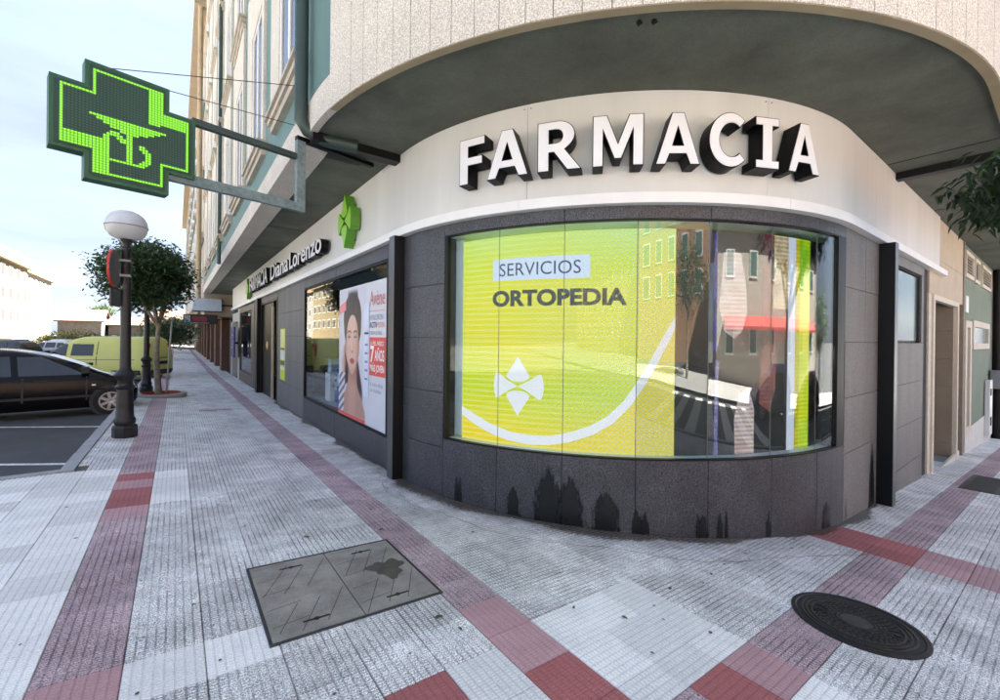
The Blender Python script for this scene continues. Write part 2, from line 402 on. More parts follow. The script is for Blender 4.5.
# long hairline crack that follows the curved wall
CRK = mat('crack_dirt', (.06, .055, .05), .9)
b = MB(); pr = random.Random(5); prev = None
for k in range(60):
    s = .1+k*.085; o_ = .46+.05*math.sin(k*.35)+pr.uniform(-.02, .02)+max(0, .3-k*.03)*-.6; x, y, _ = P(s, 0, o_); wd = .003+.003*pr.random()
    a = (x, y, gz(x, y)+.0045); x2, y2, _ = P(s, 0, o_+wd); c = (x2, y2, gz(x2, y2)+.0045)
    if prev: b.quad(prev[0], a, c, prev[1])
    prev = (a, c)
b.build('crack', CRK, pave)

b = MB(); pr = random.Random(77)
for k in range(170):
    x, y = pr.uniform(-.9, 5.5), pr.uniform(.3, 9)
    if in_wall(x-.05, y-.05) or in_wall(x+.05, y+.05): continue
    r = pr.uniform(.004, .013); i = len(b.v); b.v += [(x+r*pr.uniform(.7, 1.2)*math.cos(q_), y+r*pr.uniform(.7, 1.2)*math.sin(q_), gz(x, y)+.0042) for q_ in [2*PI*m_/7 for m_ in range(7)]]; b.f.append(tuple(range(i, i+7)))
b.build('gum_spots', mat('gum', (.10, .095, .09), .8), pave, kind='stuff')
# white parking lines and the crossing in the road
PAINT = mat('road_paint', (.62, .62, .6), .7, var=.35, vscale=7, speck=.3, sscale=60)
def strip(pts_a, pts_b, wd, dz, name, label):
    a = Vector(pts_a); c = Vector(pts_b); d = (c-a).normalized(); nrm = Vector((-d.y, d.x))*wd/2; n = 6; b = MB()
    for k in range(n):
        q0 = a+(c-a)*k/n; q1 = a+(c-a)*(k+1)/n
        b.quad(*[(q_.x, q_.y, gz(q_.x, q_.y)-.135+dz) for q_ in (q0-nrm, q1-nrm, q1+nrm, q0+nrm)])
    return b.build(name, PAINT, road)
pdir = Vector((.83, -.56))
for k, y in enumerate((8.05, 11.28, 14.6, 17.9, 21.2, 24.5)):
    a = Vector((-1.1, y+.1)); strip(a-pdir*4.9, a, .09, .004, 'parking_line', '')
strip((-5.2, 6), (-5.2, 40), .09, .0045, 'parking_line', '')
for k in range(7):
    strip((1.2+k*1.0, -2.7), (1.2+k*1.0, -8.4), .5, .004, 'crossing_stripe', '')
for k in range(10): strip((12+k*4, -5.6), (14+k*4, -5.6), .1, .004, 'lane_dash', '')
# opposite pavement of the right-hand street
b = sheet([-60, -30, -12, -1, 2, 5, 10, 20, 45], [-16, -12, -8.9], -.005)
opp = b.build('opposite_pavement', mat('opp_pavement', (.36, .35, .34), .8, var=.15, speck=.15), kind='structure')
b = sheet([-60, -30, -12, -1, 2, 5, 10, 20, 45], [-8.9, -8.75], 0); b.build('kerb_strip', KERB, opp)

# ------------------------------------------------------------------ covers in the pavement
IRON = mat('cast_iron', (.045, .043, .046), .4, metal=.7, var=.25, vscale=12, bump=.3, bscale=300)
COVM = mat('cover_concrete', (.27, .25, .22), .75, var=.3, vscale=3.5, speck=.15, sscale=120, bump=.2)
STEEL = mat('steel_edge', (.08, .085, .09), .5, metal=.7)
def on_ground(b):
    b.v = [(x, y, z+gz(x, y)) for x, y, z in b.v]; return b
x0, x1, y0, y1 = COVER; xm = (x0+x1)/2
cv = thing('utility_cover', (xm, (y0+y1)/2, gz(xm, 3)), 'square double utility cover with diagonal grooves set in the grey pavement', 'utility cover')
b = MB(); e = .014
for a in ((x0, x1, y0, y0+e), (x0, x1, y1-e, y1), (x0, x0+e, y0+e, y1-e), (x1-e, x1, y0+e, y1-e)): b.box(*a, -.03, .0095)
on_ground(b).build('cover_frame', STEEL, cv)
b = MB(); b.box(x0+e, x1-e, y0+e, y1-e, -.03, .002); on_ground(b).build('cover_pit', JOINT, cv)
for hx in (0, 1):
    pa, pb = (x0+e+.004, xm-.004) if hx == 0 else (xm+.004, x1-e-.004)
    b = MB(); b.box(pa, pb, y0+e+.004, y1-e-.004, 0, .0078); pl = on_ground(b).build('cover_plate', COVM, cv)
    ln = MB()
    pr = random.Random(4+hx)
    for k in range(-4, 11):           # diagonal raised bars, broken
        c = pa+k*.13
        for t0, t1 in ((.03, .42), (.5, .93)):
            t0 += pr.uniform(0, .06); t1 -= pr.uniform(0, .08)
            yA, yB = y0+(y1-y0)*t0, y0+(y1-y0)*t1
            xA, xB = c+(yA-y0)*.55, c+(yB-y0)*.55
            if xA < pa+.01 or xB > pb-.01: continue
            ln.quad((xA-.0025, yA, .0092), (xA+.0025, yA, .0092), (xB+.0025, yB, .0092), (xB-.0025, yB, .0092))
    for k in range(5):
        yA = y0+.15+k*.19
        ln.quad((pa+.02, yA, .009), (pa+.22, yA+.03, .009), (pa+.22, yA+.034, .009), (pa+.02, yA+.004, .009))
    on_ground(ln).build('groove', mat('groove_dark', (.07, .065, .06), .9), pl)
    for (hxx, hy) in ((pa+(pb-pa)*.5, y0+.13), (pa+(pb-pa)*.5, y1-.13)):
        sl_ = MB(); sl_.box(hxx-.075, hxx+.075, hy-.006, hy+.006, .0078, .0105); sl_.lathe([(.016, .0078), (.016, .0115)], 10, Matrix.Translation((hxx, hy, 0)))
        on_ground(sl_).build('lifting_slot', mat('slot_black', (.01, .01, .01), .6), pl)
b = MB(); vs = []
for k in range(28):
    a = 2*PI*k/28; r = .12+.03*math.sin(3*a)+.02*math.sin(7*a+1); vs.append((1.27+r*1.0*math.cos(a), 3.05+r*1.1*math.sin(a), .0101))
b.v = vs; b.f = [tuple(range(28))]; on_ground(b).build('damp_stain', mat('damp_stain', (.085, .075, .06), .5, var=.3, vscale=9), cv)

mx, my, mr = MH
mh = thing('manhole_cover', (mx, my, gz(mx, my)), 'round cast iron manhole cover with concentric rings in the pavement', 'manhole cover')
TR = Matrix.Translation((mx, my, 0))
on_ground(MB().lathe([(mr, -.02), (mr, .008), (mr-.025, .0095), (mr-.03, .006), (mr-.04, .004)], 64, TR)).build('rim', IRON, mh)
on_ground(MB().lathe([(mr-.034, -.02), (mr-.036, .0055)], 64, TR)).build('lid', IRON, mh)
b = MB()
for r in (.30, .275, .245, .105): b.lathe([(r, .004), (r, .0115), (r-.010, .0115), (r-.010, .004)], 56, TR, cap=False)
on_ground(b).build('ring', mat('iron_worn_highlight', (.13, .125, .125), .35, metal=.8, var=.25, vscale=15), mh)  # worn raised iron, lightened further to paint in the highlights
b = MB(); b.lathe([(.086, .004), (.086, .0095)], 32, TR); on_ground(b).build('boss', MATS['iron_worn_highlight'], mh)
b = MB()
for ri, r in enumerate((.125, .15, .175, .2, .222)):
    n = int(2*PI*r/.034)
    for k in range(n):
        a = 2*PI*k/n+ri*.4
        if abs(math.sin(a-.2)) < .27 and r > .15: continue
        b.box(-.0095, .0095, -.0065, .0065, .005, .0105, TR @ Matrix.Rotation(a, 4, 'Z') @ Matrix.Translation((0, r, 0)))
on_ground(b).build('stud', MATS['iron_worn_highlight'], mh, kind='stuff')
for sgn in (-1, 1):
    M = TR @ Matrix.Rotation(-1.4, 4, 'Z') @ Matrix.Translation((.2*sgn, 0, 0))
    b = MB(); b.lathe([(.055, .004), (.055, .0112), (.047, .0112), (.047, .006)], 24, M); b.lathe([(.02, .006), (.02, .012)], 16, M); on_ground(b).build('lifting_eye', IRON, mh)
# slotted drain plate on the right-hand pavement
gt = thing('drain_plate', (11, .85, gz(11, .85)), 'dark rectangular metal drain plate in the right-hand pavement', 'drain plate')
b = MB(); b.box(9.95, 11.75, .62, 1.06, -.02, .009); on_ground(b).build('plate', IRON, gt)
b = MB()
for k in range(16): b.box(10.02+k*.108, 10.08+k*.108, .68, 1.0, .009, .013)
on_ground(b).build('tread_bar', IRON, gt)

# fallen leaves and bits on the pavement
pr = random.Random(11); LEAFD = mat('dry_leaf', (.09, .06, .03), .8, var=.3)
spots = [(.35, 5.1), (.9, 3.9), (1.2, 4.8), (.1, 3.2), (2.3, 1.7), (2.5, 1.55), (2.15, 1.4), (2.9, 1.75), (1.5, 3.75), (3.4, 1.7), (-.8, 5.6), (2.2, 3.3), (2.0, 4.1), (5.2, 1.35), (4.6, 1.55), (1.1, 7.2), (.7, 9.2), (1.35, 2.15), (1.3, 2.32), (7.8, 1.4)]
for (x, y) in spots:
    sz = pr.uniform(.012, .03); a = pr.uniform(0, 6); b = MB(); c_, s_ = math.cos(a), math.sin(a)
    P2 = [(-1, 0, .006), (-.3, .45, .012), (.5, .35, .01), (1, 0, .007), (.4, -.4, .011), (-.4, -.4, .008)]
    b.v = [(x+sz*(u*c_-v*s_), y+sz*(u*s_+v*c_), z) for u, v, z in P2]; b.f = [(0, 1, 2, 3), (0, 3, 4, 5)]
    o = on_ground(b).build('fallen_leaf', LEAFD); tag(o, 'small dry brown leaf fallen on the pavement tiles', 'leaf', 'dry leaves scattered on the pavement')

# ------------------------------------------------------------------ corner building
GRAN = mat('dark_granite', (.050, .052, .060), .42, var=.28, vscale=2.2, speck=.8, sscale=82, sdark=.4, bump=.15, bscale=150, rvar=.08)
GRAN_R = mat('flamed_granite', (.135, .135, .137), .6, var=.16, vscale=2.5, speck=.4, sscale=95, streak=True, bump=.2)
BACKM = mat('backing_dark', (.03, .03, .03), .9)
FASC = mat('fascia_panel', (.65, .645, .62), .38, var=.07, vscale=1.6, streak=True, spec=.4)
LIPM = mat('white_lip', (.80, .80, .79), .35, var=.04)
SOFM = mat('soffit_paint', (.095, .105, .082), .75, var=.4, vscale=1.1, speck=.12, sscale=70, bump=.2)
CLAD = mat('beige_exposed_aggregate', (.57, .53, .47), .85, var=.08, vscale=1.5, speck=.30, sscale=85, sdark=.6, bump=.3, bscale=110)
TEAL = mat('teal_panel', (.10, .185, .175), .6, var=.1, vscale=1.2, streak=True)
CREAM = mat('cream_render', (.52, .49, .43), .85, var=.08, vscale=2, speck=.2, sscale=55, bump=.4, bscale=60)
SILLM = mat('stone_sill', (.42, .38, .32), .8, var=.2, vscale=4, speck=.15)
BLACKM = mat('black_metal', (.006, .006, .007), .45, var=.2, spec=.25)
STEELG = mat('grey_steel', (.14, .145, .155), .4, metal=.7, var=.15)
WHITEF = mat('white_frame', (.72, .73, .73), .4, var=.04)
GLS = glass('shop_glass', (.92, .96, .96), .014)
GLS_R = glass('shop_glass_coated', (.86, .9, .9), .085)
GLS_M = glass('shop_glass_mid', (.85, .9, .9), .05)
GLS_D = glass('window_glass', (.35, .45, .48), .1)
GREENGL = mat('frosted_green_glass', (.10, .17, .155), .12, var=.12, vscale=1.5, spec=.8)
GREENPIPE = mat('green_pipe', (.035, .06, .055), .45, metal=.2, var=.15)

bld = thing('corner_building', (CX, CY, gz(CX, CY)), 'corner building with curved dark granite shopfront and beige speckled cladding above', 'building')
def gb(s):
    x, y, _ = P(s, 0); return gz(x, y)-.06
# backing wall behind the slabs
def part(b, name, m, smooth=False, parent=None, **k): return b.build(name, m, parent or bld, smooth, **k)
rs = random.Random(21)
def granite(s0, s1, z0, z1, m=GRAN, o=0., floor=False, name='granite_slab'):
    d = rs.uniform(-.0015, .0015); e = .0034
    b = slab(s0+e, s1-e, z0+e, z1-e, o-.025+d, o+d, .15, zb=gb if floor else None)
    return part(b, name, m)
W0, W1, WJ = sT(194.8), sT(265.9), sT(269.1)
GJ = [194.8, 205.5, 216.4, 227.3, 238.1, 249.0, 259.4, 265.9]
CZ = [2.227, 1.6, .965, .33]
back = MB()
for a in ((sY(5.75)-.0, W0-.06), (WJ, sX(8.37))): slab(a[0], a[1], -1.2, ZL, -.2, -.028, b=back)
slab(W0-.06, WJ, -1.2, ZS-.03, -.2, -.028, b=back); slab(W0-.06, WJ, ZT+.03, ZF, -.2, -.028, b=back)
slab(sX(10.08), sX(10.75), -1.6, ZL, -.2, -.028, b=back); slab(sX(8.37), sX(10.08), -1.6, 1.6, -.2, -.028, b=back); slab(sX(8.37), sX(10.08), 2.72, ZL, -.2, -.028, b=back)
slab(sY(10.65), sY(5.75), -1, .19, -.2, -.028, b=back); slab(sY(10.65), sY(5.75), 2.7, ZL, -.2, -.028, b=back); slab(sY(13.9), sY(10.65), -1, ZL, -.2, -.028, b=back)
slab(sY(16.95), sY(13.9), 2.72, ZL, -.2, -.028, b=back)
part(back, 'backing_wall', BACKM)
# courses left of the curved window (between the post and the glass)
zz = [ZL]+CZ
for k in range(len(zz)-1): granite(sY(5.36), W0-.05, zz[k+1], zz[k])
granite(sY(5.36), W0-.05, 0, zz[-1], floor=True)
# under the curved glass
gj = [W0-.05]+[sT(a) for a in GJ[1:-1]]+[WJ]
for a, c in zip(gj, gj[1:]): granite(a, c, 0, ZS-.02, floor=True)
# header
hj = [W0-.05, sT(216.4), sT(238.1), sT(259.4), WJ]
for a, c in zip(hj, hj[1:]): granite(a, c, ZT+.02, ZL)
# right of the glass
for a, c in ((WJ, sX(6.806)), (sX(6.806), sX(7.4))):
    for k in range(len(zz)-1): granite(a, c, zz[k+1], zz[k], GRAN_R)
    granite(a, c, 0, zz[-1], GRAN_R, floor=True)
# beyond the right post: green glazed opening
zr = [1.6, .965, .33, -.305]
for k in range(len(zr)-1): granite(sX(7.55), sX(10.3), zr[k+1], zr[k], GRAN_R)
for a, c in ((7.55, 8.95), (8.95, 10.3)): granite(sX(a), sX(c), 0, zr[-1], GRAN_R, floor=True)
granite(sX(7.55), sX(10.3), 2.74, ZL, GRAN_R); granite(sX(10.12), sX(10.3), 1.6, 2.74, GRAN_R); granite(sX(7.55), sX(8.33), 1.6, 2.74, GRAN_R)
wf = part(slab(sX(8.33), sX(10.12), 1.61, 2.735, -.1, -.06), 'green_window', BLACKM)
part(slab(sX(8.37), sX(10.02), 1.64, 2.70, -.06, -.045), 'pane', GREENGL, parent=wf)
# posts
b = MB(); b.box(2.357-.14, 2.357+.02, 5.2, 5.36, gz(2.3, 5.3)-.05, ZL); part(b, 'post', BLACKM)
b = MB(); b.box(2.357-.145, 2.357-.1402, 5.2, 5.36, gz(2.3, 5.3), ZL); part(b, 'post_lit_face', STEELG)  # paler skin on the front paints the lit face of the black post
b = MB(); b.box(7.4, 7.55, 1.5328-.16, 1.56, gz(7.4, 1.5)-.05, ZL); part(b, 'post', BLACKM)
b = MB(); b.box(7.4, 7.55, 1.5328-.166, 1.5328-.1602, gz(7.4, 1.5), ZL); part(b, 'post_lit_face', STEELG)  # same paler front, light on the post put into its colour
# left wall (running away): long shop window, granite piers, doorway
for (ya, yb, z0, z1, fl) in ((5.36, 5.75, 2.227, ZL, 0), (5.36, 5.75, 1.6, 2.227, 0), (5.36, 5.75, .965, 1.6, 0), (5.36, 5.75, .22, .965, 0), (5.36, 5.75, 0, .22, 1),
        (5.75, 8.2, 0, .19, 1), (8.2, 10.65, 0, .19, 1), (5.75, 8.2, 2.7, ZL, 0), (8.2, 10.65, 2.7, ZL, 0)):
    granite(sY(yb), sY(ya), z0, z1, GRAN, floor=bool(fl))
for ya, yb in ((10.65, 12.44), (12.44, 13.9)):
    for k in range(4): granite(sY(yb), sY(ya), (zz+[0])[k+1], zz[k], GRAN_R)
    granite(sY(yb), sY(ya), 0, zz[-1], GRAN_R, floor=True)
granite(sY(16.95), sY(13.9), 2.74, ZL, GRAN_R)
for k in range(4): granite(sY(18.5), sY(17.5), (zz+[0])[k+1], zz[k], GRAN_R)
granite(sY(18.5), sY(17.5), 0, zz[-1], GRAN_R, floor=True)
b = MB(); b.box(XW-.12, XW+.05, 17.0, 17.4, gz(2.3, 17)-.05, ZL); part(b, 'post', BLACKM)
# long shop window
wfr = MB(); y0, y1, z0, z1 = 5.75, 10.65, .2, 2.69
for a in ((y0, y1, z0, z0+.03), (y0, y1, z1-.03, z1), (y0, y0+.03, z0+.03, z1-.03), (y1-.05, y1, z0+.03, z1-.03)): wfr.box(XW-.004, XW+.09, *a)
lw = part(wfr, 'shop_window', BLACKM)
b = MB(); b.box(XW+.022, XW+.03, y0+.03, y1-.05, z0+.03, z1-.03); part(b, 'pane', GLS, parent=lw)
# doorway with a dark steel leaf and a lit strip of interior
dr = MB()
for a in ((13.9, 14.0, -.35, 2.74), (16.85, 16.95, -.35, 2.74), (14.0, 16.85, 2.66, 2.74)): dr.box(XW-.01, XW+.12, *a)
d0 = part(dr, 'doorway', BLACKM)
b = MB(); b.box(XW+.05, XW+.10, 14.9, 16.85, gz(2.3, 15)+.01, 2.66); part(b, 'door_leaf', BLACKM, parent=d0)
b = MB(); b.box(XW-.0, XW+.05, 14.75, 14.9, gz(2.3, 15)+.01, 2.5); part(b, 'door_edge', mat('pale_wood', (.42, .36, .25), .5, var=.15), parent=d0)
b = MB(); b.lathe([(.001, -.02), (.14, -.02), (.14, .0), (.06, .02), (.001, .02)], 20, Matrix.Translation((XW+.03, 15.9, 1.28)) @ Matrix.Rotation(-PI/2, 4, 'Y')); part(b, 'door_handle', mat('brass', (.55, .43, .26), .4, metal=.5), parent=d0)
b = MB(); b.box(XW+1.6, XW+1.65, 13.6, 17.0, -.5, 2.8); part(b, 'inner_wall', mat('inner_wall', (.30, .27, .2), .8), parent=d0)
b = MB(); b.box(XW+.12, XW+1.6, 13.9, 16.95, gz(2.3, 15)-.3, gz(2.3, 15)-.02); part(b, 'threshold', mat('threshold', (.05, .05, .055), .6), parent=d0)
# glazed panel beyond the post
gp = MB()
for a in ((18.5, 19.3, -.4, 2.85), (22.9, 23.2, -.4, 2.85), (19.3, 22.9, 2.62, 2.85), (19.3, 22.9, -.4, .02)): gp.box(XW-.015, XW+.06, *a)
g0 = part(gp, 'glazed_panel', mat('bronze_frame', (.10, .085, .07), .5, metal=.3, var=.15))
b = MB(); b.box(XW+.02, XW+.03, 19.3, 22.9, .02, 2.62); part(b, 'pane', GLS_D, parent=g0)
b = MB(); b.box(XW-.02, XW+.1, 23.2, 23.75, -.5, 2.86); part(b, 'pale_pier', mat('pale_pier', (.48, .47, .44), .8))
b = MB(); b.box(XW+.5, XW+.6, 18.4, 30, -.8, 3.9); part(b, 'rear_wall', mat('recess_wall', (.1, .1, .105), .8))
b = MB(); b.box(XW+.25, XW+.35, 23.75, 26.3, -.5, 2.3); part(b, 'side_door', mat('dark_door', (.03, .03, .035), .4)); 
b = MB(); b.box(XW+.02, XW+.3, 23.75, 26.6, 2.3, 2.72); part(b, 'door_lintel', mat('pale_lintel', (.50, .48, .42), .8))
b = MB(); b.box(XW-.02, XW+.3, 26.3, 26.9, -.6, 2.3); part(b, 'pale_pier', MATS['pale_pier'])
b = MB(); b.box(XW+.1, XW+.5, 27.2, 27.6, -.7, 3.95); part(b, 'grey_pier', GRAN_R)
# fascia panels
fj = [sY(26.2), sY(19.0), sY(12.4), -.6, sT(210.5), sT(247.1), sX(7.124), sX(11.55)]
for a, c in zip(fj, fj[1:]):
    part(slab(a+.002, c-.002, ZL+.05, ZF-.004, -.03, .025, .1), 'fascia_panel', FASC, True)
b = MB()
for a in fj[1:-1]:
    for ds in (-.035, .035): 
        x, y, z = P(a+ds, ZF-.05, .026); b.lathe([(.001, 0), (.006, 0), (.006, .004), (.001, .004)], 8, Matrix.Translation((x, y, z)) @ Vector((CX-x, CY-y, 0)).to_track_quat('-Z', 'Y').to_matrix().to_4x4())
part(b, 'screw', BLACKM)
lj = [sY(26.35), sY(15), sY(8), -.2, sT(209.5), sT(250.5), sX(7.6), sX(11.95)]
for a, c in zip(lj, lj[1:]):
    b = slab(a+.0012, c-.0012, ZL, ZL+.10, -.02, .085, .1); part(b, 'fascia_lip', LIPM, True)
# soffit and the overhanging storeys
RO = 4.83; XO, YO = CX-RO, CY-RO
YEND, XEND, ZTOP = 29.75, 46, 21.2
def PO(s, z, o=0):
    """line of the overhanging wall, s along the curve measured on radius RO"""
    if s < 0: return (XO-o, CY-s, z)
    q_ = RO*PI/2
    if s > q_: return (CX+s-q_, YO-o, z)
    a = PI+s/RO; return (CX+(RO+o)*math.cos(a), CY+(RO+o)*math.sin(a), z)
n = 64; b = MB()
for k in range(n+1):
    t = k/n*PI/2; a = PI+t
    b.v += [(CX+RO*math.cos(a), CY+RO*math.sin(a), ZF), (CX+(RF-.3)*math.cos(a), CY+(RF-.3)*math.sin(a), ZF), (CX+(RF-.3)*math.cos(a), CY+(RF-.3)*math.sin(a), ZF+.2), (CX+RO*math.cos(a), CY+RO*math.sin(a), ZF+.2)]
for k in range(n):
    a = 4*k
    for e in range(4): b.f.append((a+e, a+(e+1) % 4, a+4+(e+1) % 4, a+4+e))
b.box(XO, XW+1.2, CY, YEND, ZF+.0003, ZF+.2); b.box(CX, XEND, YO, YW+1.2, ZF+.0003, ZF+.2)
part(b, 'soffit', SOFM)
# transverse steel beams under the soffit
b = MB(); b.box(XO+.0, XW-.02, 5.31, 5.47, ZF-.10, ZF-.002); part(b, 'soffit_beam', BLACKM)
b = MB(); b.box(8.08, 8.22, YO, YW-.03, ZF-.10, ZF-.002); part(b, 'soffit_beam', BLACKM)
b = MB(); b.box(XO+.02, XW-.1, 5.53, 5.6, ZF-.05, ZF-.002); b.box(XO+.3, XW-.35, 5.6, 5.95, ZF-.03, ZF-.004); part(b, 'soffit_conduit', BLACKM)
b = MB(); b.tube([P(-.1, ZF-.02, .5), P(.4, ZF-.02, .55)], .02); 
for a in ((7.62, 7.634, YO+.02, YW-.03), (10.9, 10.914, YO+.02, YW-.03), (XO+.02, XW-.03, 10.5, 10.514)): part(MB().box(*a, ZF-.006, ZF-.0005), 'soffit_seam', BLACKM)
for dd_ in (0, .11):
    a = PI+.78+dd_*.21; x, y = CX+(RO-.16)*math.cos(a), CY+(RO-.16)*math.sin(a); b = MB(); b.lathe([(.014, -.02), (.02, -.012), (.02, .002)], 10, Matrix.Translation((x, y, ZF-.002))); b.box(x-.004, x+.004, y-.03, y+.01, ZF-.03, ZF-.018); part(b, 'soffit_clip', BLACKM)
# curved cladding of narrow vertical panels
pw_ = .21; s = sA = rad(187.0-180)*RO; qe = RO*PI/2
cl = []
k = 0
while s < qe+3.2:
    cl.append(s); s += pw_*(1 if k else 2.1); k += 1
def oslab(s0, s1, z0, z1, o0, o1, seg=.15, b=None):
    b = b or MB(); nn = max(1, int((s1-s0)/seg)) if (s1 > 0 and s0 < qe) else 1; i = len(b.v)
    for k in range(nn+1):
        s = s0+(s1-s0)*k/nn; b.v += [PO(s, z0, o0), PO(s, z1, o0), PO(s, z1, o1), PO(s, z0, o1)]
    for k in range(nn):
        a = i+4*k; c = a+4
        for e in range(4): b.f.append((a+e, a+(e+1) % 4, c+(e+1) % 4, c+e))
    b.f.append((i, i+3, i+2, i+1)); e = i+4*nn; b.f.append((e, e+1, e+2, e+3)); return b
for a, c in zip(cl, cl[1:]):
    part(oslab(a+.003, c-.003, ZF-.015, ZF+1.5, -.05, rs.uniform(.03, .032)), 'cladding_panel', CLAD)
part(oslab(cl[0], cl[-1], ZF-.022, ZF-.0155, -.05, .024, .1), 'drip_edge', mat('drip_edge', (.33, .27, .17), .7))
part(oslab(cl[-1], RO*PI/2+XEND-CX, ZF-.015, ZF+1.5, -.05, .03), 'cladding_band', CLAD)
# storeys above (curved corner and right wing)
part(oslab(cl[0], qe+XEND-CX, ZF+1.5, ZTOP, -.25, -.02, .3), 'upper_wall', CREAM)
for fl in range(4):
    zb_ = ZF+1.62+fl*3.95
    for k in range(9):
        sa = cl[0]+.9+k*1.9 if k < 4 else qe+1.0+(k-4)*3.4
        wv = part(oslab(sa, sa+1.2, zb_, zb_+1.5, -.03, .0), 'window', WHITEF); part(oslab(sa+.07, sa+1.13, zb_+.07, zb_+1.43, 0, .004), 'pane', GREENGL, parent=wv)
# left facade: band, teal ground, projecting cream bays with windows and stone sills
b = MB(); b.box(XO-.05, XO+.3, CY+.3, YEND, ZF-.015, ZF+.34); part(b, 'facade_band', CLAD)
part(oslab(-.3, cl[0], ZF-.015, ZF+.34, -.05, .03, .1), 'facade_band', CLAD)
part(oslab(-.25, cl[0], ZF+.34, ZTOP, -.25, -.0, .1), 'teal_wall', TEAL)
b = MB(); b.box(XO-.0, XO+.3, CY+.25, YEND, ZF+.34, ZTOP); part(b, 'teal_wall', TEAL)
for fl in range(4):
    zs_ = 5.08+fl*3.95; zl_ = 7.65+fl*3.95
    for k in range(8):
        ya = 5.72+k*2.95
        if ya+2.5 > YEND: break
        yb = ya+2.2; wy0, wy1 = ya+.22, ya+1.5
        b = MB(); xo = XO-.05; xi = XO+.1
        zt_ = min(zl_+1.38, ZTOP)
        z0_ = zs_-.12 if fl else ZF+1.0
        b.box(xo, xi, ya, wy0, zs_-.02, zl_); b.box(xo, xi, wy1, yb, zs_-.02, zl_); b.box(xo, xi, ya, yb, zl_, zt_-.22)
        part(b, 'bay_surround', CREAM)
        fr = MB(); xf = XO+.0-.002; fx = .05
        for a in ((wy0, wy1, zs_, zs_+.08), (wy0, wy1, zl_-.08, zl_-.001), (wy0, wy0+.08, zs_+.08, zl_-.08), (wy1-.08, wy1, zs_+.08, zl_-.08), ((wy0+wy1)/2-.05, (wy0+wy1)/2+.05, zs_+.08, zl_-.08)): fr.box(xf-.03, xf, *a)
        w_ = part(fr, 'window', WHITEF)
        g_ = MB(); g_.box(xf-.012, xf-.004, wy0+.08, wy1-.08, zs_+.08, zl_-.08); part(g_, 'pane', glass('upper_glass', (.25, .35, .42), .12), parent=w_)
        s_ = MB(); s_.box(XO-.16, XO+.05, ya-.1, yb-.15, zs_-.07, zs_-.0205); s_.box(XO-.12, XO+.05, ya-.06, yb-.19, zs_-.16, zs_-.0703); s_.box(XO-.08, XO+.05, ya-.03, yb-.23, zs_-.27, zs_-.1603)
        part(s_, 'window_sill', SILLM)
# roof eaves, end walls, roof
b = MB(); b.box(XO-.75, CX, CY, YEND+.2, ZTOP, ZTOP+.35); b.box(CX-.3, XEND, YO-.6, 16, ZTOP+.0004, ZTOP+.35); b.lathe([(RO+.6, ZTOP+.0002), (RO+.6, ZTOP+.3498)], 64, Matrix.Translation((CX, CY, 0))); part(b, 'roof_eaves', mat('eaves', (.30, .24, .17), .8))
b = MB(); b.box(XO+.5, 14, CY+1, YEND-.3, ZTOP-.3, ZTOP-.001); b.box(CX, XEND-.3, YO+.5, 14, ZTOP-.6, ZTOP-.302); part(b, 'flat_roof', mat('roof_felt', (.12, .11, .1), .9))
b = MB(); b.box(13.7, 14, CY+8.8, YEND-.3, -1, ZTOP-.31); b.box(14.0, XEND-.3, 13.7, 14, -4, ZTOP-.61); part(b, 'rear_facade', CREAM)
b = MB(); b.box(XO+.3, 14, YEND-.3, YEND, ZF+.21, ZTOP); b.box(3.0, 14, YEND-.3, YEND, -1, ZF+.2); part(b, 'party_wall', CREAM)
b = MB(); b.box(XEND-.3, XEND, YO+.1, 14, -4, ZTOP); part(b, 'party_wall', CREAM)
# downpipe at the start of the curve, with bend
b = MB(); px_, py_ = XO-.11, 5.42
b.tube([(px_, py_, ZTOP), (px_, py_, ZF+.35), (px_+.0, py_, ZF+.12), (px_+.06, py_-.02, ZF+.02), (px_+.25, py_-.04, ZF-.05), (XW-.6, 5.28, ZF-.07)], .075, 12); part(b, 'downpipe', GREENPIPE, True)
b = MB(); b.tube([(XO-.1, 17.6, ZTOP), (XO-.1, 17.6, ZF+.05)], .06, 8); part(b, 'downpipe', GREENPIPE, True)
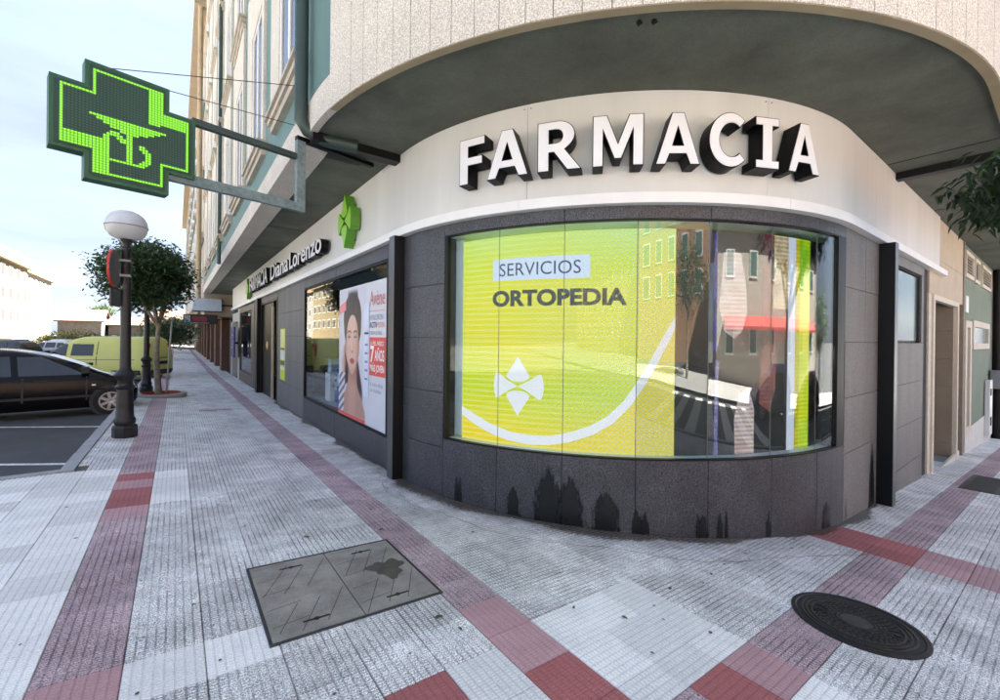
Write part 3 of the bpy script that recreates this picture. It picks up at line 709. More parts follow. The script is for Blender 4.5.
# cables along the facade
# ---- wet dark stains low on the granite
def stain_mat(name='wet_stain', col=(.008, .009, .010), amax=.93):
    m, n, l, b = nodes_of(name); b.inputs['Base Color'].default_value = (*col, 1); b.inputs['Roughness'].default_value = .3
    uv = n.new('ShaderNodeUVMap'); sp = n.new('ShaderNodeSeparateXYZ'); l.new(uv.outputs[0], sp.inputs[0]); g = n.new('ShaderNodeNewGeometry')
    mp = n.new('ShaderNodeMapping'); mp.inputs['Scale'].default_value = (34, 34, 9); l.new(g.outputs['Position'], mp.inputs[0])
    nz = n.new('ShaderNodeTexNoise'); nz.inputs['Scale'].default_value = 1; nz.inputs['Detail'].default_value = 5; l.new(mp.outputs[0], nz.inputs[0])
    def mth(op, a, c):
        k = n.new('ShaderNodeMath'); k.operation = op
        for i, v in enumerate((a, c)):
            if isinstance(v, (int, float)): k.inputs[i].default_value = v
            else: l.new(v, k.inputs[i])
        return k.outputs[0]
    prof = mth('SUBTRACT', 1.0, mth('POWER', sp.outputs[1], 3.0)); d = mth('SUBTRACT', prof, mth('ABSOLUTE', sp.outputs[0], 0)); d = mth('ADD', d, mth('MULTIPLY', mth('SUBTRACT', nz.outputs[0], .5), 1.1))
    r = n.new('ShaderNodeMapRange'); r.inputs[1].default_value = .12; r.inputs[2].default_value = .42; r.inputs[4].default_value = amax; l.new(d, r.inputs[0])
    tr = n.new('ShaderNodeBsdfTransparent'); mx = n.new('ShaderNodeMixShader'); l.new(r.outputs[0], mx.inputs[0]); l.new(tr.outputs[0], mx.inputs[1]); l.new(b.outputs[0], mx.inputs[2]); l.new(mx.outputs[0], n['Material Output'].inputs[0]); return m
STN = stain_mat()
pr = random.Random(41); b = MB(); gw = []; ns_ = 150
for k in range(ns_+1):
    s_ = -9+k*(SQ+1.3+9)/ns_; wd_ = .07+.05*math.sin(s_*2.3)+.05*math.sin(s_*5.1+1)+pr.uniform(0, .06)+(.12 if .2 < s_ < 3.2 else 0); wd_ = max(.03, wd_)
    for u_ in (.0, .33, .66, 1.): x, y, _ = P(s_, 0, .002+u_*wd_); b.v.append((x, y, gz(x, y)+.0047)); gw.append(u_)
for k in range(ns_):
    for e in range(3): a = 4*k+e; b.f.append((a, a+1, a+5, a+4))
me = bpy.data.meshes.new('wall_foot_grime'); me.from_pydata(b.v, [], b.f); me.update(); uvl = me.uv_layers.new(name='UVMap')
for lp in me.loops: uvl.data[lp.index].uv = (gw[lp.vertex_index], 0)
link('wall_foot_grime', me, stain_mat('foot_grime', (.07, .055, .04), .6), pave)
pr = random.Random(9)
for (s0, wd, top) in ((1.14, .05, .02), (1.19, .04, .03), (1.86, .12, .04), (2.24, .24, .29), (2.45, .22, .22), (2.80, .2, .11), (3.09, .07, -.05), (3.17, .06, -.09), (3.73, .09, -.10), (3.68, .03, -.11), (3.90, .05, -.10), (3.97, .03, -.08), (4.45, .04, -.12), (5.36, .12, -.13), (5.9, .03, -.2), (6.95, .2, .28)):
    b = MB(); zg = gb(s0)+.066; nu, nv = 6, 8; hw = wd*.8; top += .05
    for jv in range(nv+1):
        for iu in range(nu+1): b.v.append(P(s0-hw+2*hw*iu/nu, zg+(top-zg)*jv/nv, .0045))
    for jv in range(nv):
        for iu in range(nu): a = jv*(nu+1)+iu; b.f.append((a, a+1, a+nu+2, a+nu+1))
    me = b.mesh('wet_stain'); uvslab(me, lambda co: ((s_of(co)-s0)/hw, (co.z-zg)/(top-zg))); link('wet_stain', me, STN, bld)

# ------------------------------------------------------------------ curved shop window
wn_ = slab(W0-.05, W0, ZS-.02, ZT+.02, -.05, .0, .1)
slab(W1, WJ, ZS-.02, ZT+.02, -.14, -.002, .1, b=wn_); slab(W0, W1, ZS-.02, ZS-.006, -.05, .002, .1, b=wn_); slab(W0, W1, ZT+.006, ZT+.02, -.05, .002, .1, b=wn_)
cw = part(wn_, 'curved_window', BLACKM)
for a, c in zip(GJ, GJ[1:]):
    part(slab(sT(a)+.003, sT(c)-.003, ZS-.006, ZT+.006, -.034, -.026, .08), 'pane', GLS if a < 227 else (GLS_M if a < 238 else GLS_R), True, parent=cw)
# interior of the window bay
PALE = mat('pale_interior', (.66, .77, .82), .5, var=.05)
part(slab(.76, .79, ZS, ZT, -1.1, -.05), 'reveal_side', PALE, parent=cw)
part(slab(W0-.3, W1+.3, ZS-.2, ZS-.022, -1.2, -.1, .1), 'window_floor', PALE, parent=cw)
part(slab(W0-.3, W1+.3, ZT+.022, ZT+.2, -1.2, -.1, .1), 'window_ceiling', PALE, parent=cw)
part(slab(W0-.3, W1+.3, ZS-.2, ZT+.2, -1.25, -1.15, .1), 'window_backdrop', PALE, parent=cw)

# LED wall inside the window
def led_mat(name, low=False):
    m, n, l, b = nodes_of(name); b.inputs['Base Color'].default_value = (.01, .01, .01, 1); b.inputs['Roughness'].default_value = .6
    uv = n.new('ShaderNodeUVMap'); sp = n.new('ShaderNodeSeparateXYZ'); l.new(uv.outputs[0], sp.inputs[0])
    def mth(op, a, c=None, d=None):
        k = n.new('ShaderNodeMath'); k.operation = op
        for i, v in enumerate((a, c, d)):
            if v is None: continue
            if isinstance(v, (int, float)): k.inputs[i].default_value = v
            else: l.new(v, k.inputs[i])
        return k.outputs[0]
    u, v = sp.outputs[0], sp.outputs[1]
    ramp = n.new('ShaderNodeValToRGB'); e = ramp.color_ramp.elements
    e[0].position = 0; e[0].color = (*srgb(248, 222, 0), 1); e[1].position = 1; e[1].color = (*srgb(206, 236, 120), 1)
    for ps, cc in ((.25, (206, 222, 0)), (.5, (238, 224, 0)), (.72, (236, 228, 5)), (.86, (220, 232, 30))):
        x = e.new(ps); x.color = (*srgb(*cc), 1)
    if low:
        for x in e: x.color = (*srgb(250, 216, 0), 1)
    nz = n.new('ShaderNodeTexNoise'); nz.inputs['Scale'].default_value = 1.1; nz.inputs['Detail'].default_value = 2; l.new(uv.outputs[0], nz.inputs[0])
    t = mth('ADD', mth('MULTIPLY_ADD', v, .435, -.2), mth('MULTIPLY_ADD', nz.outputs[0], .3, -.15)); l.new(t, ramp.inputs[0])
    # scan lines and dot moire of the LED matrix
    ln = mth('SINE', mth('MULTIPLY', v, 2*PI/.062))
    ln2 = mth('SINE', mth('MULTIPLY', mth('ADD', v, mth('MULTIPLY', u, -.05)), 2*PI/.028))
    dx = mth('SINE', mth('MULTIPLY', mth('ADD', u, mth('MULTIPLY', v, .04)), 2*PI/.06)); dots = mth('MULTIPLY', dx, mth('SINE', mth('MULTIPLY', v, 2*PI/.05)))
    wgt = n.new('ShaderNodeMapRange'); wgt.inputs[1].default_value = 1.7; wgt.inputs[2].default_value = 3.0; l.new(u, wgt.inputs[0])
    lines = mth('MULTIPLY', mth('ADD', ln, mth('MULTIPLY', ln2, .5)), mth('SUBTRACT', 1.15, wgt.outputs[0])); dd = mth('MULTIPLY', dots, wgt.outputs[0])
    f1 = mth('MULTIPLY_ADD', lines, .40, .16); f2 = mth('MULTIPLY_ADD', dd, 1.0, .0)
    m1 = n.new('ShaderNodeMix'); m1.data_type = 'RGBA'; l.new(f1, m1.inputs['Factor']); l.new(ramp.outputs[0], m1.inputs['A']); m1.inputs['B'].default_value = (*srgb(236, 242, 140), 1); m1.clamp_factor = True
    m2 = n.new('ShaderNodeMix'); m2.data_type = 'RGBA'; l.new(f2, m2.inputs['Factor']); l.new(m1.outputs['Result'], m2.inputs['A']); m2.inputs['B'].default_value = (*srgb(185, 222, 215), 1); m2.clamp_factor = True
    l.new(m2.outputs['Result'], b.inputs['Emission Color']); b.inputs['Emission Strength'].default_value = .98*EM
    return m
OL = -.2
part(slab(.80, 1.022, ZS+.001, ZT-.001, -.26, -.2, .1), 'side_trim', PALE, parent=cw)
led = thing('led_display', P(sT(215), ZS, OL), 'curved yellow green LED display reading SERVICIOS ORTOPEDIA inside the corner window', 'display')
LM = led_mat('led_picture')
me = slab(1.03, 3.52, .42, 2.725, OL-.05, OL, .06).mesh('screen'); uvslab(me, lambda co: (s_of(co), co.z)); link('screen', me, LM, led)
LW = emit('led_white', srgb(238, 238, 245), 1.0); LBX = emit('led_pale_blue', srgb(214, 226, 246), 1.0); LTX = mat('led_off_text', (.02, .02, .03), .5); LGREY = emit('led_dim_text', srgb(70, 70, 62), .9)
def led_graphic(vf, s0, z0, m, o, name):
    mapped(vf, lambda x, y, z: P(s0+x, z0+y, o+z)).build(name, m, led)
def sub_rect(x0, x1, y0, y1, nx=24):
    v = []; f = []
    for k in range(nx+1): x = x0+(x1-x0)*k/nx; v += [(x, y0, 0), (x, y1, 0)]
    for k in range(nx): a = 2*k; f.append((a, a+2, a+3, a+1))
    return v, f
led_graphic(sub_rect(1.475, 2.62, 2.235, 2.475), 0, 0, LBX, OL+.004, 'caption_box')
v, f = curve2d(text='SERVICIOS', size=.21, spacing=1.02); a, c = width_of(v); k = (2.521-1.568)/(c-a)
led_graphic(([((x-a)*k, y*.95, z) for x, y, z in v], f), 1.568, 2.285, emit('led_text_blue', srgb(70, 74, 110), .8), OL+.008, 'lettering')
v, f = curve2d(text='ORTOPEDIA', size=.23, offset=.0095); a, c = width_of(v); k = (3.01-1.477)/(c-a)
led_graphic(([((x-a)*k, y, z) for x, y, z in v], f), 1.477, 1.96, LGREY, OL+.008, 'lettering')
# four-petal emblem outlines (shared by the display and the fascia signs); height 1, centred
def arcpts(cx, cy, r, a0, a1, n=10): return [(cx+r*math.cos(rad(a0+(a1-a0)*k/n)), cy+r*math.sin(rad(a0+(a1-a0)*k/n))) for k in range(n+1)]
def petals():
    top = [(0, .5), (.06, .38), (.13, .26), (.175, .17), (.155, .125), (.09, .085), (0, .075), (-.09, .085), (-.155, .125), (-.175, .17), (-.13, .26), (-.06, .38)]
    bot = [(x, -y) for x, y in top][::-1]
    rgt = [(0, 0), (.1, .055), (.2, .12), (.29, .2), (.335, .21), (.36, .14), (.375, 0), (.36, -.14), (.335, -.21), (.29, -.2), (.2, -.12), (.1, -.055)]
    lft = [(-x, y) for x, y in rgt][::-1]
    return [top, rgt, bot, lft]
for lp in petals():
    led_graphic(curve2d([[(x*.68*1.22, y*.65) for x, y in lp]]), 1.815, 1.085, LW, OL+.006, 'emblem_petal')
sw = [(1.043, .755), (1.25, .665), (1.455, .593), (1.7, .535), (1.97, .514), (2.2, .53), (2.424, .583), (2.65, .665), (2.847, .781), (3.02, .95), (3.156, 1.145), (3.27, 1.33), (3.362, 1.501), (3.44, 1.64), (3.515, 1.785)]
b = MB(); L = []
for k in range(len(sw)):
    a = Vector(sw[max(0, k-1)]); c = Vector(sw[min(len(sw)-1, k+1)]); d = (c-a).normalized(); nn = Vector((-d.y, d.x))*(.055-.017*k/14); q_ = Vector(sw[k])
    fx_ = 1.032 if k == 0 else (3.519 if k == len(sw)-1 else None); ex_ = .012 if k == len(sw)-1 else 0
    L.append((P(fx_ or q_.x-nn.x, q_.y-nn.y-ex_*3, OL+.005), P(fx_ or q_.x+nn.x, q_.y+nn.y+ex_*3, OL+.005)))
for (a, c), (d, e) in zip(L, L[1:]): b.quad(a, d, e, c)
b.build('swoosh', LW, led)
b = MB()
for (xa, za), (xb_, zb2) in zip(sw, sw[1:]): b.quad(P(max(xa, 1.031), .421, OL+.0025), P(xb_, .421, OL+.0025), P(xb_, zb2, OL+.0025), P(max(xa, 1.031), za, OL+.0025))
me = b.mesh('yellow_field'); uvslab(me, lambda co: (s_of(co), co.z)); link('yellow_field', me, led_mat('led_picture_low', True), led)
b = MB()
for a in (205.5, 216.4, 227.3, 238.1, 249.0, 259.4): slab(sT(a)-.0035, sT(a)+.0035, ZS, ZT, -.0255, -.025, .1, b=b)
b.build('glazing_joint', mat('joint_seal', (.10, .11, .10), .5), cw)
# second, mostly dark display towards the right, with a lit vertical strip
l2 = thing('dark_display', P(sT(250), ZS, OL), 'dark LED display with lit green and white strips at the right of the corner window', 'display')
DK = mat('dark_screen', (.02, .022, .025), .35, var=.1)
part_ = slab(3.53, W1, .42, 2.725, OL-.05, OL, .08).build('screen', DK, l2)
def strip2(s0, s1, z0, z1, col, st, nm, o=.004):
    return slab(s0, s1, z0, z1, OL, OL+o, .06).build(nm, emit('led_%s' % nm, col, st), l2)
def led_noise(name, cols, st, sc_):
    if name in MATS: return MATS[name]
    m, n, l, b = nodes_of(name); b.inputs['Base Color'].default_value = (.01, .01, .01, 1)
    g = n.new('ShaderNodeNewGeometry'); mp = n.new('ShaderNodeMapping'); mp.inputs['Scale'].default_value = sc_; l.new(g.outputs['Position'], mp.inputs[0])
    nz = n.new('ShaderNodeTexNoise'); nz.inputs['Scale'].default_value = 1; nz.inputs['Detail'].default_value = 3; l.new(mp.outputs[0], nz.inputs[0])
    rp = n.new('ShaderNodeValToRGB'); e = rp.color_ramp.elements; e[0].position = .3; e[1].position = .7
    e[0].color = (*srgb(*cols[0]), 1); e[1].color = (*srgb(*cols[-1]), 1)
    for i, c in enumerate(cols[1:-1]): x = e.new(.3+.4*(i+1)/(len(cols)-1)); x.color = (*srgb(*c), 1)
    st *= 1.7
    l.new(nz.outputs[0], rp.inputs[0]); wv = n.new('ShaderNodeTexWave'); wv.bands_direction = 'Z'; wv.inputs['Scale'].default_value = 7; l.new(g.outputs['Position'], wv.inputs[0])
    r = n.new('ShaderNodeMapRange'); r.inputs[3].default_value = st*EM*.55; r.inputs[4].default_value = st*EM; l.new(wv.outputs[0], r.inputs[0])
    l.new(rp.outputs[0], b.inputs['Emission Color']); l.new(r.outputs[0], b.inputs['Emission Strength']); MATS[name] = m; return m
Z0_, Z1_ = .43, 2.72
def piece(s0, s1, z0, z1, m, nm, o): slab(s0, s1, z0, z1, OL, OL+o, .05).build(nm, m, l2)
piece(sT(256.3), sT(258.2), Z0_, Z1_, emit('led_strip_white', srgb(225, 230, 250), .95), 'white_stripe', .006)
piece(sT(258.25), sT(259.5), Z0_, Z1_, led_noise('led_olive', ((130, 150, 10), (210, 190, 20), (150, 170, 20)), .9, (6, 6, 5)), 'olive_stripe', .005)
piece(sT(259.55), sT(262.7), Z0_, Z1_, led_noise('led_lime', ((110, 170, 10), (190, 215, 30), (225, 215, 40)), .95, (3, 3, 2)), 'lime_stripe', .005)
piece(sT(250.2), sT(252.6), 1.75, Z1_, led_noise('led_maroon', ((60, 8, 20), (95, 12, 30), (50, 10, 40)), .8, (3, 3, 3)), 'maroon_patch', .004)
piece(sT(252.7), sT(256.25), 1.95, Z1_, led_noise('led_warm', ((150, 110, 60), (205, 185, 150), (120, 60, 60)), .8, (5, 5, 4)), 'warm_patch', .004)
piece(sT(252.7), sT(256.25), 1.60, 1.94, led_noise('led_maroon', (), 0, ()), 'maroon_patch', .004)
PK = led_noise('led_pink', ((200, 170, 165), (225, 205, 200), (190, 150, 170)), .62, (3, 3, 5))
def shp(pts, m, nm, o):
    v, f = curve2d([pts]); mapped((v, f), lambda x, y, z: P(x, y, OL+o)).build(nm, m, l2)
shp([(sT(242.0), 2.2), (sT(242.4), 2.5), (sT(243.3), 2.52), (sT(245.6), 2.5), (sT(246.6), 2.2), (sT(247), 1.9), (sT(246), 1.7), (sT(244.5), 1.62), (sT(242.6), 1.7), (sT(241.6), 1.95)], PK, 'pale_figure', .004)
shp([(sT(244.8), .44), (sT(244.6), .8), (sT(245.5), 1.05), (sT(247.4), 1.12), (sT(248.6), .9), (sT(248.6), .44)], PK, 'pale_figure', .004)
shp([(sT(240.6), 1.5), (sT(240.6), 2.7), (sT(241.2), 2.7), (sT(241.3), 1.5)], led_noise('led_navy', ((20, 30, 90), (60, 70, 170), (15, 15, 60)), .7, (8, 8, 6)), 'blue_streak', .004)
shp([(sT(240.9), .44), (sT(241.0), 1.4), (sT(241.7), 1.4), (sT(241.6), .44)], led_noise('led_blue', ((60, 70, 150), (170, 160, 210), (90, 90, 160)), .6, (8, 8, 6)), 'blue_streak', .004)
shp([(sT(249.6), .95), (sT(250), 1.5), (sT(251.5), 1.6), (sT(253.5), 1.55), (sT(253.3), 1.1), (sT(252), .86)], led_noise('led_rose', ((120, 60, 60), (170, 105, 95), (110, 70, 80)), .55, (4, 4, 5)), 'rose_patch', .004)

# ------------------------------------------------------------------ FARMACIA letters
def L_A():
    return [[(0, 0), (.24, 0), (.335, .2), (.705, .2), (.80, 0), (1.04, 0), (.665, 1), (.375, 1)], [(.405, .37), (.635, .37), (.52, .70)]]
def ell(cx, cy, rx, ry, a0, a1, n=14): return [(cx+rx*math.cos(rad(a0+(a1-a0)*k/n)), cy+ry*math.sin(rad(a0+(a1-a0)*k/n))) for k in range(n+1)]
LET = {
 'F': [[(0, 0), (.25, 0), (.25, .4), (.62, .4), (.62, .59), (.25, .59), (.25, .81), (.68, .81), (.68, 1), (0, 1)]],
 'A': L_A(),
 'R': [[(0, 0), (.25, 0), (.25, .37), (.34, .37), (.62, 0), (.92, 0), (.58, .42)]+ell(.42, .705, .36, .295, -50, 90, 12)+[(0, 1)], [(.25, .56), (.38, .56)]+ell(.40, .69, .12, .13, -90, 90, 8)[1:-1]+[(.38, .82), (.25, .82)]],
 'M': [[(0, 0), (.235, 0), (.235, .66), (.46, .14), (.62, .14), (.845, .66), (.845, 0), (1.08, 0), (1.08, 1), (.77, 1), (.54, .46), (.31, 1), (0, 1)]],
 'C': [ell(.55, .5, .55, .52, 55, 305, 26)+[(.865, .30)]+ell(.57, .5, .30, .315, 315, 45, 20)],
 'I': [[(0, 0), (.56, 0), (.56, .17), (.405, .17), (.405, .83), (.56, .83), (.56, 1), (0, 1), (0, .83), (.155, .83), (.155, .17), (0, .17)]]}
LET['C'] = [ell(.52, .5, .52, .53, 45, 315, 28)+[(.865, .32)][:0]+[(.90, .36)][:0]+ell(.55, .5, .29, .32, 312, 48, 20)]
SIGNW = emit('sign_white_acrylic', (.8, .8, .83), .0)
SIGNW = mat('sign_white', (.80, .80, .82), .3, var=.03)
SIGNK = mat('sign_black_return', (.004, .004, .005), .45, var=.2, spec=.15)
sg = thing('farmacia_sign', P(sT(227), 3.2, .1), 'big white FARMACIA channel letters with black sides on the curved fascia', 'sign')
pos = [('F', 1.309, 1.609), ('A', 1.631, 2.058), ('R', 2.143, 2.545), ('M', 2.634, 3.069), ('A', 3.165, 3.549), ('C', 3.622, 3.956), ('I', 4.052, 4.293), ('A', 4.391, 4.768)]
for ch, s0, s1 in pos:
    lp = LET[ch]; wx = max(x for x, y in lp[0])-min(x for x, y in lp[0]); mn_ = min(x for x, y in lp[0])
    H_ = .475
    sx_ = (s1-s0)/wx
    loops = [[((x-mn_)*sx_, y*H_) for x, y in l_] for l_ in lp]
    v, f = curve2d(loops, extrude=.085)
    body = mapped((v, f), lambda x, y, z: P(s0+x, 3.2+y, .135+z)).build('letter', SIGNK, sg)
    v, f = curve2d(loops, extrude=.003, offset=-.008)
    mapped((v, f), lambda x, y, z: P(s0+x, 3.2+y, .222+z)).build('letter_face', SIGNW, body)

# ------------------------------------------------------------------ FARMACIA Diana Lorenzo letters on the left fascia
sg2 = thing('pharmacy_name_sign', (XW, 13, 3.2), 'row of smaller white letters with black sides reading FARMACIA Diana Lorenzo', 'sign')
def left_text(txt, ya, yb, z0, size, off=.012):
    v, f = curve2d(text=txt, size=size, offset=off, extrude=.07); a, c = width_of(v); k = (ya-yb)/(c-a)
    o = mapped((v, f), lambda x, y, z: (XW-.13-z, ya-(x-a)*k, z0+y)).build('lettering', SIGNK, sg2)
    v, f = curve2d(text=txt, size=size, offset=off-.006, extrude=.003); mapped((v, f), lambda x, y, z: (XW-.203-z, ya-(x-a)*k, z0+y)).build('lettering_face', SIGNW, o)
left_text('FARMACIA', 18.3, 14.45, 3.2, .68)
left_text('Diana', 13.9, 11.45, 3.2, .62)
left_text('Lorenzo', 11.3, 8.45, 3.2, .56)
# green emblems
LIME = mat('lime_plastic', (.25, .55, .03), .35, var=.06); LIMED = mat('lime_side', (.10, .30, .025), .45, var=.1)
for (yc, zc, hh, lab) in ((7.1, 3.47, .86, 'lime green four-petal emblem standing off the fascia nearest the corner'), (19.1, 3.4, .8, 'lime green four-petal emblem at the far end of the pharmacy name')):
    em = thing('emblem_sign', (XW, yc, zc), lab, 'emblem sign', 'green emblems on the left fascia')
    for lp in petals():
        loops = [[(x*hh, y*hh) for x, y in lp]]
        v, f = curve2d(loops, extrude=.075); o = mapped((v, f), lambda x, y, z: (XW-.12-z, yc-x, zc+y)).build('petal', LIMED, em)
        v, f = curve2d(loops, extrude=.002, offset=-.004); mapped((v, f), lambda x, y, z: (XW-.1975-z, yc-x, zc+y)).build('petal_face', LIME, o)
    b = MB(); b.box(XW-.05, XW-.02, yc-.05, yc+.05, zc-.3, zc+.3); b.build('mount', BLACKM, em)

# ------------------------------------------------------------------ green cross sign on its bracket
DG = mat('cross_green_box', (.015, .085, .035), .45, var=.12); DGP = mat('cross_led_board', (.012, .045, .03), .55, var=.1)
BRK = mat('bracket_paint', (.14, .20, .21), .55, var=.25, vscale=5, speck=.2, sscale=25)
ang = math.atan2(.057, .227); cc = Vector((.118, 5.30, 0))-Vector((math.cos(ang), math.sin(ang), 0))*.5
CZc = 1.83+1.6
MC = Matrix.Translation((cc.x, cc.y, CZc)) @ Matrix.Rotation(ang, 4, 'Z')      # local x along the sign, -y faces the camera
cr = thing('pharmacy_cross', (cc.x, cc.y, CZc-.5), 'green LED pharmacy cross with bowl symbol hung from a bracket', 'pharmacy cross')
h_, a_ = .503, .292
cross = [(-a_, -h_), (a_, -h_), (a_, -a_), (h_, -a_), (h_, a_), (a_, a_), (a_, h_), (-a_, h_), (-a_, a_), (-h_, a_), (-h_, -a_), (-a_, -a_)]
def cl(x, y, z): return tuple(MC @ Vector((x, -z, y)))
mapped(curve2d([cross], extrude=.07), cl).build('box', DG, cr)
inn = [(x*.94 if abs(x) > .4 else (x-.03 if x > 0 else x+.03), y*.94 if abs(y) > .4 else (y-.03 if y > 0 else y+.03)) for x, y in cross]
mapped(curve2d([inn], extrude=.003), lambda x, y, z: cl(x, y, .0735+z)).build('led_board', DGP, cr)
# LED matrix (unlit and lit diodes)
N = 42; pit = .0222; lit = MB(); off = MB()
def inside(x, y, m): return (abs(x) < h_-m and abs(y) < a_-m) or (abs(x) < a_-m and abs(y) < h_-m)
def is_lit(x, y):
    u, v = x/.5, y/.5
    if not inside(x, y, .078): return True                      # outer row
    if u < -.24 and -.44 < v < -.26 and u < -.26: return True    # thick run along the lower left
    if -.44 < u < -.25 and v < -.26: return True
    if .25 < u < .44 and v > .24: return True                    # thick run at the upper right
    if u > .25 and .26 < v < .44: return True
    if abs(u) < .54 and .13-.24*(1-abs(u)/.54)**.75 < v < .13: return True     # bowl
    if abs(u) < .06 and -.6 < v < 0: return True                 # stem
    if -.32 < u < .2 and abs(v+.60-.0*u) < .04: return True       # foot
    r = math.hypot(u-.13, v+.42)                                 # snake
    if .11 < r < .2 and u > .13: return True
    r = math.hypot(u+.2, v+.24)
    if .06 < r < .15 and v > -.28: return True
    return False
for i in range(-N//2, N//2):
    for j in range(-N//2, N//2):
        x, y = (i+.5)*pit, (j+.5)*pit
        if not inside(x, y, .055): continue
        b, r, zz_ = (lit, .0088, .0795) if is_lit(x, y) else (off, .0065, .0785)
        b.quad(cl(x-r, y-r, zz_), cl(x+r, y-r, zz_), cl(x+r, y+r, zz_), cl(x-r, y+r, zz_))
off.build('unlit_led', mat('led_unlit', (.03, .09, .055), .3), cr, kind='stuff')
def lit_mat():
    m = emit('led_lit_green', srgb(150, 255, 40), 1.25); return m
lit.build('lit_led', lit_mat(), cr, kind='stuff')
# bracket: two arms to a hanging frame under the building edge
fx0, fy0 = 1.17, 5.56
dirx, diry = math.cos(ang), math.sin(ang)
def alongc(t): return (cc.x+dirx*t, cc.y+diry*t)
MBk = MC
b = MB(); L0 = (fx0-cc.x)/dirx
b.box(.49, L0, -.03, .03, .27, .335, MC); b.build('bracket_arm', GREENPIPE, cr)
b = MB(); b.box(a_, L0+.05, -.03, .03, -.34, -.24, MC); b.build('bracket_arm', BRK, cr)
b = MB(); b.box(L0-.05, L0+.05, -.032, .032, -.342, .5, MC); b.build('bracket_upright', BRK, cr)
b = MB(); b.box(L0-.05, L0+1.0, -.034, .034, .5005, .55, MC); b.build('bracket_foot', BLACKM, cr)
# stay wires
for (t, z_, pe) in ((-.2, .5, (XO-.06, 5.62, 4.62)), (.1, .5, (XO-.06, 6.0, 4.3))):
    x, y = alongc(t); b = MB(); b.tube([(x, y, CZc+z_), pe], .004, 5); b.build('stay_wire', BLACKM, cr)

# ------------------------------------------------------------------ poster in the long window, notice by the door, goods inside
py0, py1, pz0, pz1 = 8.0, 5.79, .22, 2.44       # left (far) edge, right (near) edge
ps = thing('window_poster', (XW+.05, 6.9, pz0), 'large white poster with a woman\'s face and Avène lettering in the shop window', 'poster')
xp = XW+.014
def pp(u, v, o=0.): return (xp-.002-o, py0+(py1-py0)*u, pz0+(pz1-pz0)*v)
def psh(pts, col, o, nm, rough=.5, var=.04, name=None):
    m = col if not isinstance(col, tuple) else mat('print_%d_%d_%d' % col, srgb(*col), rough, var=var, vscale=5)
    v, f = curve2d([pts]); mapped((v, f), lambda x, y, z: pp(x, y, o)).build(nm, m, ps)
def pel(cx, cy, rx, ry, a0=0, a1=360, n=28): return [(cx+rx*math.cos(rad(a0+(a1-a0)*k/n)), cy+ry*math.sin(rad(a0+(a1-a0)*k/n))) for k in range(n if a1-a0 == 360 else n+1)]
b = MB(); b.box(xp-.002, xp+.004, py1, py0, pz0, pz1); b.build('poster_sheet', mat('poster_paper', (.68, .70, .76), .35, var=.03), ps)
def sstep(a, c, x): t = max(0., min(1., (x-a)/(c-a))); return t*t*(3-2*t)
def lerp3(a, c, t): return tuple(p_+(q_-p_)*t for p_, q_ in zip(a, c))
def elld(u, v, cx, cy, rx, ry): return 1-math.hypot((u-cx)/rx, (v-cy)/ry)
